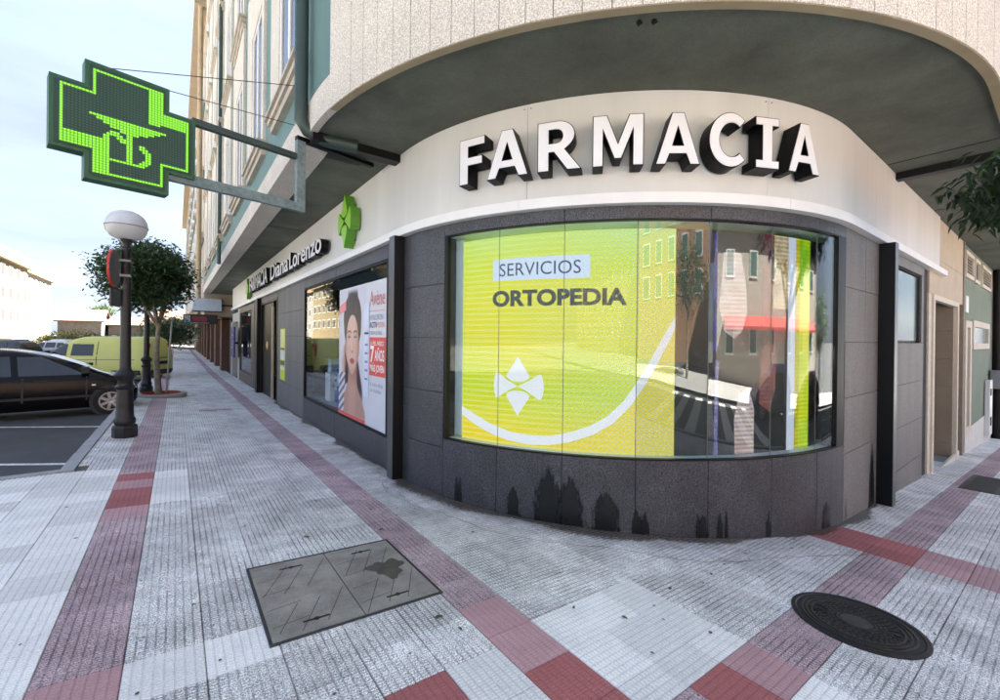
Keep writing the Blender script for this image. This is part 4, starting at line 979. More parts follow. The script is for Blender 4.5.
def face_print(u, v):
    """printed picture: woman looking at the viewer, dark hair, hand with striped sleeve raised to the cheek"""
    c = (222, 225, 238)
    st = .5+.5*math.sin(u*150+9*math.sin(v*5)+4*math.sin(u*40))
    # hair mass
    hw = .20+.05*math.sin(v*6+1)-(.10*sstep(.78, .97, v)); h = sstep(0, .03, hw-abs(u-.315-.02*math.sin(v*9)))*sstep(.99, .93, v)*sstep(.1, .25, v)
    h = max(h, sstep(0, .06, elld(u, v, .32, .76, .21, .205)))
    c = lerp3(c, lerp3((44, 36, 40), (96, 82, 84), st*.6), h)
    # shoulders / white top
    sh = sstep(0, .03, .30-.55*max(0, u-.30)-.25*max(0, .3-u)-v); c = lerp3(c, lerp3((226, 228, 240), (186, 188, 204), sstep(.3, .05, abs(u-.33))*.3), sh)
    # neck and chest
    nk = sstep(0, .025, (.115+.18*sstep(.3, .05, v))-abs(u-.335))*sstep(.0, .05, v)*sstep(.5, .42, v)
    c = lerp3(c, lerp3((214, 170, 154), (166, 118, 106), .75*sstep(.22, .38, v)+.25*sstep(.05, .11, abs(u-.33))), nk)
    # face
    fx = .168*(1-.32*sstep(.5, .33, v)); f = sstep(0, .05, 1-math.hypot((u-.325)/fx, (v-.58)/.25))
    lx = (u-.325)/fx; sk = lerp3((240, 206, 192), (198, 146, 130), min(1, .18+.9*sstep(.25, 1, lx)+.45*sstep(.5, 1, -lx)+.3*sstep(.42, .34, v)))
    for cx in (.255, .395): sk = lerp3(sk, (228, 168, 156), .45*max(0, elld(u, v, cx, .53, .06, .05))); sk = lerp3(sk, (186, 140, 126), .5*sstep(0, .6, elld(u, v, cx, .622, .055, .035)))
    sk = lerp3(sk, (196, 146, 130), .6*sstep(0, 1, elld(u, v, .352, .56, .018, .07))); sk = lerp3(sk, (176, 120, 106), .7*sstep(0, .7, elld(u, v, .327, .508, .036, .013))); sk = lerp3(sk, (252, 226, 214), .6*sstep(0, 1, elld(u, v, .322, .555, .012, .06)))
    for cx in (.255, .395):
        sk = lerp3(sk, (242, 240, 240), sstep(0, .3, elld(u, v, cx, .612, .032, .0135))); sk = lerp3(sk, (84, 92, 96), sstep(0, .4, elld(u, v, cx, .613, .0125, .0135))); sk = lerp3(sk, (20, 18, 20), sstep(0, .5, elld(u, v, cx, .613, .006, .006)))
        ld = (v-.622+6*(u-cx)**2)/.0045; sk = lerp3(sk, (50, 36, 34), sstep(1.2, .2, abs(ld))*sstep(.042, .03, abs(u-cx)))
        bd = (v-.664+5*(u-cx)**2)/.008; sk = lerp3(sk, (92, 66, 58), .9*sstep(1.2, .3, abs(bd))*sstep(.055, .04, abs(u-cx)))
    lp_ = elld(u, v, .327, .438, .06, .026); sk = lerp3(sk, (196, 84, 92), sstep(0, .35, lp_)); sk = lerp3(sk, (130, 44, 54), sstep(1, .2, abs((v-.440-.5*(u-.327)**2)/.0035))*sstep(0, .3, lp_)); sk = lerp3(sk, (232, 150, 152), .5*sstep(0, 1, elld(u, v, .327, .427, .03, .008)))
    c = lerp3(c, sk, f)
    # parted hair over the forehead
    hp = sstep(0, .04, elld(u, v, .325, .70, .20, .20))*sstep(0, .03, math.hypot((u-.325)/.135, (v-.60)/.185)-1)*sstep(.56, .64, v); c = lerp3(c, lerp3((50, 40, 44), (104, 88, 88), st*.5), hp)
    # raised forearm with striped sleeve and hand at the cheek
    a_ = sstep(0, .02, .085-abs(u-.075-.12*(v-.2)))*sstep(.36, .33, v); stp = sstep(.35, .65, .5+.5*math.sin((v-.6*u)*95)); c = lerp3(c, lerp3((228, 230, 242), (120, 120, 142), stp), a_)
    hd_ = max(sstep(0, .25, elld(u, v, .125, .41, .052, .085)), *[sstep(0, .35, elld(u, v, .115+.02*k_, .50+.012*k_, .0115, .06)) for k_ in range(4)]); c = lerp3(c, lerp3((232, 192, 178), (186, 136, 122), sstep(.1, .17, u)), hd_)
    return c
NU, NV = 120, 170; b = MB(); cols = []
for jv in range(NV+1):
    for iu in range(NU+1):
        u, v = .62*iu/NU, .99*jv/NV; b.v.append(pp(u, v, .0012)); cols.append(srgb(*[max(0, min(255, k_)) for k_ in face_print(u, v)]))
for jv in range(NV):
    for iu in range(NU): a = jv*(NU+1)+iu; b.f.append((a, a+1, a+NU+2, a+NU+1))
me = bpy.data.meshes.new('portrait_print'); me.from_pydata(b.v, [], b.f); me.update(); ca = me.color_attributes.new('print', 'FLOAT_COLOR', 'POINT')
for k_, c_ in enumerate(cols): ca.data[k_].color = (c_[0]*.86, c_[1]*.86, c_[2]*.86, 1)
pm, pn_, pl_, pb_ = nodes_of('portrait_ink'); at_ = pn_.new('ShaderNodeVertexColor'); at_.layer_name = 'print'; pl_.new(at_.outputs[0], pb_.inputs['Base Color']); pb_.inputs['Roughness'].default_value = .4
link('portrait_print', me, pm, ps)
psh([(.0, .0), (.62, .0), (.62, .03), (.0, .03)], (226, 96, 92), .0075, 'red_band')
psh([(.01, .80), (.18, .83), (.18, .9), (.01, .87)], (236, 150, 150), .007, 'red_flash')
psh([(.585, .2), (.69, .2), (.69, .86), (.585, .86)], (214, 222, 240), .008, 'product_tube'); psh([(.6, .64), (.68, .64), (.68, .655), (.6, .655)], (60, 50, 60), .009, 'tube_band')
for k in range(5): psh([(.61, .56-k*.06), (.67, .56-k*.06), (.67, .575-k*.06), (.61, .575-k*.06)], (120, 140, 190), .009, 'tube_text')
psh([(.70, .36), (.985, .36), (.985, .62), (.70, .62)], (226, 88, 80), .004, 'red_panel')
def ptext(t, u0, u1, v0, sz, col, off=0., o=.008):
    v, f = curve2d(text=t, size=1, offset=off); a, c = width_of(v); k = (u1-u0)/(c-a)
    m = mat('print_%d_%d_%d' % col, srgb(*col), .5, var=.04, vscale=5)
    mapped((v, f), lambda x, y, z: pp(u0+(x-a)*k, v0+y*sz, o)).build('lettering', m, ps)
ptext('Avène', .70, .97, .835, .15, (214, 120, 126))
psh([(.70, .795), (.97, .795), (.97, .80), (.70, .80)], (222, 150, 156), .006, 'rule')
ptext('HYALURON', .70, .94, .735, .055, (150, 158, 178)); ptext('ACTIV', .70, .84, .685, .055, (90, 100, 128), .02); ptext('MODERA', .85, .97, .685, .05, (222, 140, 146))
ptext('CREMA LIFTING', .70, .92, .635, .04, (140, 146, 168))
ptext('LA PIEL PARECE', .72, .955, .565, .04, (250, 240, 240), .01); ptext('7', .72, .79, .455, .15, (255, 250, 250), .03); ptext('AÑOS', .80, .965, .465, .10, (255, 250, 250), .02); ptext('MÁS JOVEN', .72, .965, .39, .065, (255, 250, 250), .02)
ptext('la rutina eficaz', .72, .95, .29, .04, (150, 160, 186)); ptext('con resultados', .72, .92, .25, .04, (150, 160, 186))
nt = thing('door_notice', (XW-.01, 13.05, .39), 'tall narrow lime and white notice fixed beside the pharmacy door', 'notice')
b = MB(); b.box(XW-.012, XW-.003, 12.75, 13.4, .39, 1.8); b.build('notice_sheet', mat('notice_lime', srgb(206, 214, 60), .5), nt)
for (a, c, col) in ((.95, 1.2, (225, 226, 222)), (1.3, 1.78, (222, 226, 150)), (.8, .92, (80, 80, 70)), (.66, .76, (222, 222, 215)), (1.22, 1.27, (90, 92, 80))):
    b = MB(); b.box(XW-.014, XW-.0121, 12.79, 13.36, a, c); b.build('print_block', mat('print_%d_%d_%d' % col, srgb(*col), .5), nt)
# inside of the long window: back panel and goods
b = MB(); b.box(XW+1.6, XW+1.65, 5.6, 10.8, -.2, 2.9); b.box(XW+.2, XW+1.6, 5.6, 10.8, -.1, .18); b.box(XW+.2, XW+1.6, 5.55, 10.8, 2.75, 2.85); b.build('window_lining', mat('lining', (.22, .25, .28), .7), bld)
BX = [(9.9, .45, .35, .62, (235, 238, 244), 'white'), (9.4, .5, .3, .5, (60, 96, 170), 'blue'), (8.9, .4, .3, .75, (40, 70, 150), 'tall dark blue'), (8.45, .55, .34, .45, (220, 228, 240), 'pale'), (10.3, .6, .3, .9, (150, 176, 205), 'light blue'), (9.1, .9, .4, 1.5, (52, 84, 160), 'very tall blue'), (8.5, 1.0, .3, 1.15, (210, 216, 226), 'tall white')]
for y, dx, wd, ht, col, nm in BX:
    t = thing('product_box', (XW+dx, y, .18), '%s cardboard product box standing in the long shop window' % nm, 'box', 'goods shown in the shop window')
    b = MB(); b.box(XW+dx-.12, XW+dx+.12, y-wd/2, y+wd/2, .181, .18+ht); b.build('carton', mat('print_%d_%d_%d' % col, srgb(*col), .5), t)
    b = MB(); b.box(XW+dx-.1225, XW+dx-.1205, y-wd*.4, y+wd*.4, .18+ht*.55, .18+ht*.9); b.build('label_panel', mat('print_200_214_235', srgb(200, 214, 235), .5), t)
# blue board on the pale pier
bb = thing('blue_board', (XW-.2, 24.1, .9), 'small blue board with white marks on the pale pier past the door', 'board')
b = MB(); b.box(XW-.26, XW-.2, 22.9, 24.3, .6, 2.0); b.build('panel', mat('blue_panel', srgb(28, 34, 112), .4), bb)
b = MB()
for (y, z) in ((23.3, 1.6), (23.7, 1.65), (23.9, 1.5), (23.4, 1.35), (23.6, 1.2), (23.75, 1.05)): b.box(XW-.265, XW-.2605, y-.07, y+.07, z-.03, z+.03)
b.build('white_mark', SIGNW, bb)
b = MB(); b.box(XW-.2, XW-.02, 23.45, 23.6, 1.2, 1.3); b.build('bracket', BLACKM, bb)

# ------------------------------------------------------------------ right street: stone portal, green panels, downpipe (same building)
STONE = mat('beige_stone', (.46, .40, .31), .75, var=.08, vscale=2.5, speck=.22, sscale=85, bump=.15)
STONE_D = mat('brown_stone', (.28, .23, .175), .75, var=.1, vscale=2, speck=.25, sscale=85, bump=.15)
STONE_L = mat('pale_stone_trim', (.58, .54, .46), .7, var=.07, speck=.15, sscale=90)
PANG = mat('sage_green_panel', (.155, .20, .15), .75, var=.1, vscale=1.5, speck=.12, sscale=60)
def rbox(x0, x1, z0, z1, o0, o1, name, m, floor=False, parent=None):
    b = MB(); b.box(x0, x1, YW-o1, YW-o0, z0, z1)
    if floor: b.v = [(x, y, (gz(x, YW)-.06 if z == z0 else z)) for x, y, z in b.v]
    return part(b, name, m, parent=parent)
# stone facing in blocks round the doorway
for k, (za, zb_) in enumerate(((2.5, 3.2), (3.2, ZF-.003))):
    for xa, xb in ((10.75, 12.3), (12.3, 13.7), (13.7, 14.68)): rbox(xa+.003, xb-.003, za+.003, zb_-.003, -.1, .0, 'stone_block', STONE)
for k in range(6):
    za = 2.5-.62*(k+1); zb_ = 2.5-.62*k
    rbox(10.75, 11.0, za+.003, zb_-.003, -.1, 0, 'stone_block', STONE_L, floor=(k == 5)); rbox(13.95, 14.2, za+.003, zb_-.003, -.1, 0, 'stone_block', STONE_L, floor=(k == 5))
    rbox(13.6, 13.9, za+.003, zb_-.003, -1.6, -.02, 'reveal_block', STONE_D, floor=(k == 5))
    rbox(10.4, 11.1, za+.003, zb_-.003, -1.6, -.12, 'reveal_block', STONE_D, floor=(k == 5))
    rbox(14.25, 15.3, za+.003, zb_-.003, -1.2, -.25, 'reveal_block', STONE_D, floor=(k == 5))
for (xa, xb) in ((11.0, 11.15), (13.8, 13.95)): rbox(xa, xb, 0, 2.4, -.06, .03, 'door_trim', STONE_L, floor=True)
rbox(11.0, 13.95, 2.4, 2.497, -.06, .03, 'door_trim', STONE_L)
rbox(11.1, 13.7, -3, 2.6, -1.7, -1.6, 'inner_door', mat('inner_door', (.10, .08, .06), .4))
b = MB(); b.box(11.15, 13.8, YW+.02, YW+1.6, -1.2, gz(13.8, YW)+.06); part(b, 'door_step', mat('grey_step', (.26, .26, .27), .7, var=.1, speck=.1))
b = MB(); b.box(11.0, 14.3, YW-.02, YW+.02, -1.3, gz(12.5, YW)+.03); part(b, 'step_edge', STONE_L)
rbox(14.2, 14.68, 0, 2.5, -.3, -.05, 'door_return', STONE_L, floor=True)
rbox(14.68, 14.85, 0, ZF-.003, -.1, .02, 'edge_strip', mat('edge_strip', (.20, .16, .12), .7), floor=True)
rbox(14.85, 21.0, -.55, ZF-.003, -.1, -.02, 'green_wall', PANG)
rbox(15.4, 21.0, 0, -.55, -.1, -.005, 'white_base', mat('white_base', (.62, .61, .58), .7, var=.1), floor=True)
for (xa, xb, za, zb_, kind_) in ((14.95, 16.35, 3.2, 3.83, 'vent'), (16.6, 17.6, 3.2, 3.83, 'slot'), (18.1, 20.3, 3.2, 3.83, 'vent')):
    b = MB(); t_ = .09
    for a in ((xa, xb, za, za+t_), (xa, xb, zb_-t_, zb_), (xa, xa+t_, za+t_, zb_-t_), (xb-t_, xb, za+t_, zb_-t_)): b.box(a[0], a[1], YW-.03, YW+.02, a[2], a[3])
    v_ = part(b, 'vent_frame', STONE_L); rbox(xa+t_, xb-t_, za+t_, zb_-t_, -.08, -.019, 'vent_opening', BLACKM, parent=v_)
    if kind_ == 'vent':
        for k in range(6): rbox(xa+t_, xb-t_, za+t_+.01+k*.075, za+t_+.045+k*.075, -.018, .005, 'vent_slat', STONE_D, parent=v_)
for (xa, xb, za, zb_) in ((14.95, 16.0, -.6, 2.15), (16.3, 19.9, 1.45, 2.2)):
    b = MB(); t_ = .16
    for a in ((xa, xb, za, za+t_), (xa, xb, zb_-t_, zb_), (xa, xa+t_*1.6, za+t_, zb_-t_), (xb-t_*1.6, xb, za+t_, zb_-t_)): b.box(a[0], a[1], YW-.035, YW+.02, a[2], a[3])
    v_ = part(b, 'small_window', STONE_L); rbox(xa+t_*1.6, xb-t_*1.6, za+t_, zb_-t_, -.02, -.0195+.01, 'pane', GREENGL if xa > 16 else STONE_D, parent=v_)
rbox(15.05, 15.5, 2.35, 2.75, -.03, .02, 'number_plate', WHITEF)
b = MB(); b.tube([(21.3, YW-.1, ZF), (21.3, YW-.1, gz(21.3, YW))], .12, 12); part(b, 'downpipe', BLACKM, True)
rbox(21.0, 46, -4, ZF-.002, -.1, -.03, 'far_wall', mat('far_render', (.40, .33, .28), .8, var=.08))
for k in range(5): rbox(23+k*4, 25.4+k*4, .2, 2.6, -.03, .0, 'far_window', WHITEF)
mb_ = thing('meter_box', (20.4, YW, gz(20.4, YW)), 'white utility meter box fixed low on the right-hand wall by the black pipe', 'meter box')
b = MB(); b.box(19.3, 20.0, YW-.1, YW+.0, -1.15, .5); b.build('cabinet', WHITEF, mb_)
b = MB(); b.box(19.45, 19.7, YW-.115, YW-.1, .05, .25); b.box(19.45, 19.7, YW-.115, YW-.1, -.85, -.6); b.build('latch', BLACKM, mb_)
b = MB(); b.box(20.4, 21.1, YW-.25, YW-.02, .2, .75); b.build('small_box', mat('grey_plastic', (.25, .26, .27), .5), mb_)

# ------------------------------------------------------------------ street lamp and traffic sign
LAMPM = mat('lamp_black_paint', (.018, .018, .02), .42, metal=.2, var=.3, vscale=9, bump=.15, bscale=90)
def lamp(x, y, label, full=True):
    z0 = gz(x, y); t = thing('street_lamp', (x, y, z0), label, 'street lamp', 'street lamps along the kerb')
    TRl = Matrix.Translation((x, y, z0))
    b = MB(); b.lathe([(.165, 0), (.165, .16), (.15, .2), (.12, .215)], 8, TRl); b.build('plinth', LAMPM, t)
    b = MB(); b.lathe([(.125, .2), (.14, .24), (.14, .3), (.118, .33), (.11, .5), (.105, .78), (.125, .8), (.13, .83), (.105, .85), (.10, .93), (.135, .98), (.145, 1.02), (.12, 1.06), (.08, 1.1), (.072, 1.14), (.068, 2.2), (.06, 3.02), (.075, 3.04), (.075, 3.08), (.058, 3.1), (.058, 3.16), (.085, 3.2), (.1, 3.24)], 20, TRl); b.build('pole', LAMPM, t, True)
    gm = MATS.get('globe') or None
    if gm is None:
        gm = mat('globe', (.86, .87, .88), .15, var=.03, spec=.5); n_ = gm.node_tree.nodes; t_ = n_.new('ShaderNodeBsdfTranslucent'); t_.inputs[0].default_value = (.92, .92, .92, 1); mx_ = n_.new('ShaderNodeMixShader'); mx_.inputs[0].default_value = .55; gm.node_tree.links.new(n_['Principled BSDF'].outputs[0], mx_.inputs[1]); gm.node_tree.links.new(t_.outputs[0], mx_.inputs[2]); gm.node_tree.links.new(mx_.outputs[0], n_['Material Output'].inputs[0])
    gc = mat('globe_cap', (.55, .58, .62), .2, var=.05, spec=.7)
    prof = [(.06, 3.225), (.13, 3.23), (.195, 3.26), (.24, 3.305), (.265, 3.365), (.275, 3.43)]; b = MB(); b.lathe(prof, 28, TRl); b.build('globe', gm, t, True)
    b = MB(); b.lathe([(.278, 3.431), (.278, 3.45), (.265, 3.525), (.23, 3.595), (.175, 3.65), (.1, 3.685), (.03, 3.698)], 28, TRl); b.build('globe_cap', gc, t, True)
    b = MB(); b.lathe([(.279, 3.426), (.283, 3.43), (.283, 3.438), (.279, 3.442)], 28, TRl); b.build('rim', mat('lamp_rim', (.25, .24, .22), .4, metal=.4), t)
    return t
lamp(-.66, 9.3, 'black cast street lamp with pale globe standing nearest at the kerb')
lamp(-.72, 17.0, 'second black street lamp half hidden behind the young tree')
sx0, sy0, sz0 = -.735, 9.22, gz(-.66, 9.3)+2.75
sgn = thing('traffic_sign', (-.7, 9.25, sz0-.3), 'round traffic sign with red rim seen almost edge-on on the nearest lamp', 'traffic sign')
Msg = Matrix.Translation((-.80, 9.32, sz0)) @ Matrix.Rotation(rad(-9), 4, 'Z') @ Matrix.Rotation(PI/2, 4, 'Y')
b = MB(); b.lathe([(.285, -.012), (.285, .012)], 36, Msg); b.build('sign_back', mat('sign_back', (.11, .115, .12), .5, metal=.4), sgn)
b = MB(); b.lathe([(.30, -.03), (.30, .002), (.285, .002), (.285, -.03)], 36, Msg, cap=False); b.lathe([(.30, -.031), (.2, -.0315)], 36, Msg, cap=False); b.build('red_rim', mat('sign_red', (.55, .05, .03), .4), sgn)
b = MB(); b.box(-.74, -.6, 9.2, 9.38, sz0+.1, sz0+.14); b.box(-.74, -.6, 9.2, 9.38, sz0-.14, sz0-.1); b.build('clamp', STEELG, sgn)
b = MB(); b.box(-.01, .01, -.2, .2, -.62, -.34, Matrix.Translation((-.79, 9.34, sz0)) @ Matrix.Rotation(rad(-15), 4, 'Z')); b.build('lower_plate', MATS['sign_back'], sgn)

# ------------------------------------------------------------------ trees
LEAF = {}
def leaf_mat(name, col, tr=.35):
    if name in MATS: return MATS[name]
    m, n, l, b = nodes_of(name); b.inputs['Roughness'].default_value = .45
    g = n.new('ShaderNodeNewGeometry'); nz = n.new('ShaderNodeTexNoise'); nz.inputs['Scale'].default_value = 2.5; nz.inputs['Detail'].default_value = 3; l.new(g.outputs['Position'], nz.inputs[0])
    wn2 = n.new('ShaderNodeTexWhiteNoise'); sn = n.new('ShaderNodeVectorMath'); sn.operation = 'SNAP'; sn.inputs[1].default_value = (.09, .09, .09); l.new(g.outputs['Position'], sn.inputs[0]); l.new(sn.outputs[0], wn2.inputs[0])
    ad = n.new('ShaderNodeMath'); ad.operation = 'ADD'; l.new(nz.outputs[0], ad.inputs[0]); l.new(wn2.outputs[0], ad.inputs[1])
    r = n.new('ShaderNodeMapRange'); r.inputs[1].default_value = .3; r.inputs[2].default_value = 1.6; r.inputs[3].default_value = .55; r.inputs[4].default_value = 1.55; l.new(ad.outputs[0], r.inputs[0])
    v = n.new('ShaderNodeVectorMath'); v.operation = 'SCALE'; v.inputs[0].default_value = col; l.new(r.outputs[0], v.inputs['Scale']); l.new(v.outputs[0], b.inputs['Base Color'])
    t = n.new('ShaderNodeBsdfTranslucent'); l.new(v.outputs[0], t.inputs[0]); mx = n.new('ShaderNodeMixShader'); mx.inputs[0].default_value = tr
    l.new(b.outputs[0], mx.inputs[1]); l.new(t.outputs[0], mx.inputs[2]); l.new(mx.outputs[0], n['Material Output'].inputs[0]); MATS[name] = m; return m
BARK = mat('bark', (.21, .18, .13), .9, var=.4, vscale=9, speck=.3, sscale=50, bump=1., bscale=35)
def crown_leaves(b, pr, cen, rx, ry, rz, nclump, per, lf, clr=.3, squash=1., shell=.35, hi=False):
    for _ in range(nclump):
        while True:
            d = Vector((pr.uniform(-1, 1), pr.uniform(-1, 1), pr.uniform(-1, 1)))
            if shell < d.length < 1: break
        wob = .86+.14*math.sin(d.x*5+cen[0])*math.cos(d.y*4+d.z*6)
        c = Vector((cen[0]+d.x*rx*wob, cen[1]+d.y*ry*wob, cen[2]+d.z*rz*wob))
        for _ in range(per):
            o = Vector((pr.gauss(0, clr), pr.gauss(0, clr), pr.gauss(0, clr*.7*squash)))
            q_ = c+o; ln = lf*pr.uniform(.7, 1.25); 
            a = Vector((pr.uniform(-1, 1), pr.uniform(-1, 1), pr.uniform(-.9, .35))).normalized(); up = Vector((pr.uniform(-.6, .6), pr.uniform(-.6, .6), 1)).normalized()
            sd_ = a.cross(up).normalized()*ln*.27; nn = sd_.cross(a).normalized()
            if hi:        # folded, pointed leaf that droops towards its tip
                a = Vector((a.x, a.y, a.z*.5-.35)).normalized(); sd_ = a.cross(Vector((0, 0, 1))).normalized(); tw = pr.uniform(-.7, .7); nn = a.cross(sd_); sd_ = sd_*math.cos(tw)+nn*math.sin(tw); nn = sd_.cross(a); i = len(b.v)
                def lp_(t, w): return tuple(q_+a*ln*t+sd_*ln*w+nn*ln*(abs(w)*.35)+Vector((0, 0, -.28*ln*t*t)))
                b.v += [lp_(0, 0), lp_(.35, .0), lp_(.7, 0), lp_(1.05, 0), lp_(.2, .13), lp_(.45, .185), lp_(.75, .12), lp_(.2, -.13), lp_(.45, -.185), lp_(.75, -.12)]
                b.f += [(i, i+1, i+5, i+4), (i+1, i+2, i+6, i+5), (i+2, i+3, i+6), (i, i+7, i+8, i+1), (i+1, i+8, i+9, i+2), (i+2, i+9, i+3)]; continue
            i = len(b.v); b.v += [tuple(q_), tuple(q_+a*ln*.5+sd_-nn*ln*.04), tuple(q_+a*ln), tuple(q_+a*ln*.5-sd_-nn*ln*.04)]; b.f.append((i, i+1, i+2, i+3))
def tree(name, x, y, z0, htr, cen, rr, nclump, per, lf, label, group, seed, trunk_r=.09, col=(.055, .10, .04), clr=.16, lean=(0, 0), mname='leaf_dark', hi=False):
    pr = random.Random(seed); t = thing(name, (x, y, z0), label, 'tree', group)
    b = MB(); p0 = Vector((x, y, z0)); top = Vector((x+lean[0], y+lean[1], z0+htr))
    pts = []; rd = []
    for k in range(9):
        u = k/8; q_ = p0.lerp(top, u)+Vector((.03*math.sin(5*u+seed), .03*math.cos(4*u), 0)); pts.append(q_); rd.append(trunk_r*(1.25 if k == 0 else 1)*(1-.35*u))
    b.tube(pts, rd, 10)
    for k in range(8):
        a = 2*PI*k/8+pr.uniform(-.3, .3); e = Vector((cen[0]+math.cos(a)*rr[0]*.7, cen[1]+math.sin(a)*rr[1]*.7, cen[2]+pr.uniform(-.2, .6)*rr[2]))
        m_ = top.lerp(e, .5)+Vector((0, 0, .12*rr[2])); b.tube([top-Vector((0, 0, .1)), m_, e], [trunk_r*.5, trunk_r*.3, trunk_r*.1], 6)
    b.tube([top-Vector((0, 0, .1)), Vector(cen)+Vector((0, 0, rr[2]*.6))], [trunk_r*.6, trunk_r*.12], 6)
    b.build('trunk', BARK, t, True)
    c = MB(); crown_leaves(c, pr, cen, *rr, nclump, per, lf, clr, hi=hi)
    me = bpy.data.meshes.new('crown'); me.from_pydata(c.v, [], c.f); me.update(); link('crown', me, leaf_mat(mname, col), t)
    return t
tz = gz(-.42, 15.9)
tree('street_tree', -.42, 15.9, tz, 2.1, (-.70, 15.9, 3.26), (1.2, 1.25, 1.1), 760, 26, .115, 'round-crowned dark street tree in a planter ring behind the nearest lamp', 'street trees along the left pavement', 2, .085, clr=.15)
pit_ = thing('tree_pit', (-.42, 15.9, tz), 'low concrete ring with red edging round the young tree', 'tree surround')
b = MB(); b.lathe([(.62, -.05), (.62, .07), (.56, .09), (.47, .09), (.45, .04)], 28, Matrix.Translation((-.35, 15.9, tz)), cap=False); b.build('ring', mat('pit_concrete', (.3, .29, .27), .8, var=.15, speck=.15), pit_)
b = MB(); b.lathe([(.47, .0905), (.47, .11), (.43, .11), (.43, .02)], 28, Matrix.Translation((-.35, 15.9, tz)), cap=False); b.build('red_edge', mat('pit_red', (.33, .06, .035), .7, var=.2), pit_)
b = MB(); b.lathe([(.0, .03), (.45, .03)], 28, Matrix.Translation((-.35, 15.9, tz)), cap=False); b.build('soil', mat('soil', (.05, .04, .03), .95), pit_)
stk = MB(); stk.tube([(-.22, 16.0, tz+.1), (-.1, 16.05, tz+2.3)], .025, 8); stk.build('tree_stake', mat('stake_grey', (.3, .3, .3), .6), None, label='thin grey support stake leaning beside the young street tree', cat='stake')
tree('street_tree', -.35, 27.5, gz(-.4, 27.5), 2.0, (-.1, 27.5, 1.75), (1.15, 1.15, .8), 150, 22, .14, 'second darker street tree beyond the yellow van', 'street trees along the left pavement', 4, .09, clr=.16)
tree('street_tree', -.5, 44, gz(-.4, 44), 1.9, (-.3, 44, 1.9), (1.3, 1.3, 1.0), 110, 18, .2, 'third sunlit street tree far down the left pavement', 'street trees along the left pavement', 5, .1, (.07, .12, .03), clr=.2, mname='leaf_mid')
# tree beside the right-hand pavement whose twigs reach into the picture
tree('pavement_tree', 6.75, -.75, gz(6.75, -.75), 2.5, (6.5, .06, 3.05), (1.1, .77, .38), 110, 22, .11, 'leafy tree at the right edge, twigs hanging in front of the soffit', None, 8, .09, (.03, .055, .022), clr=.11, hi=True, mname='leaf_near')

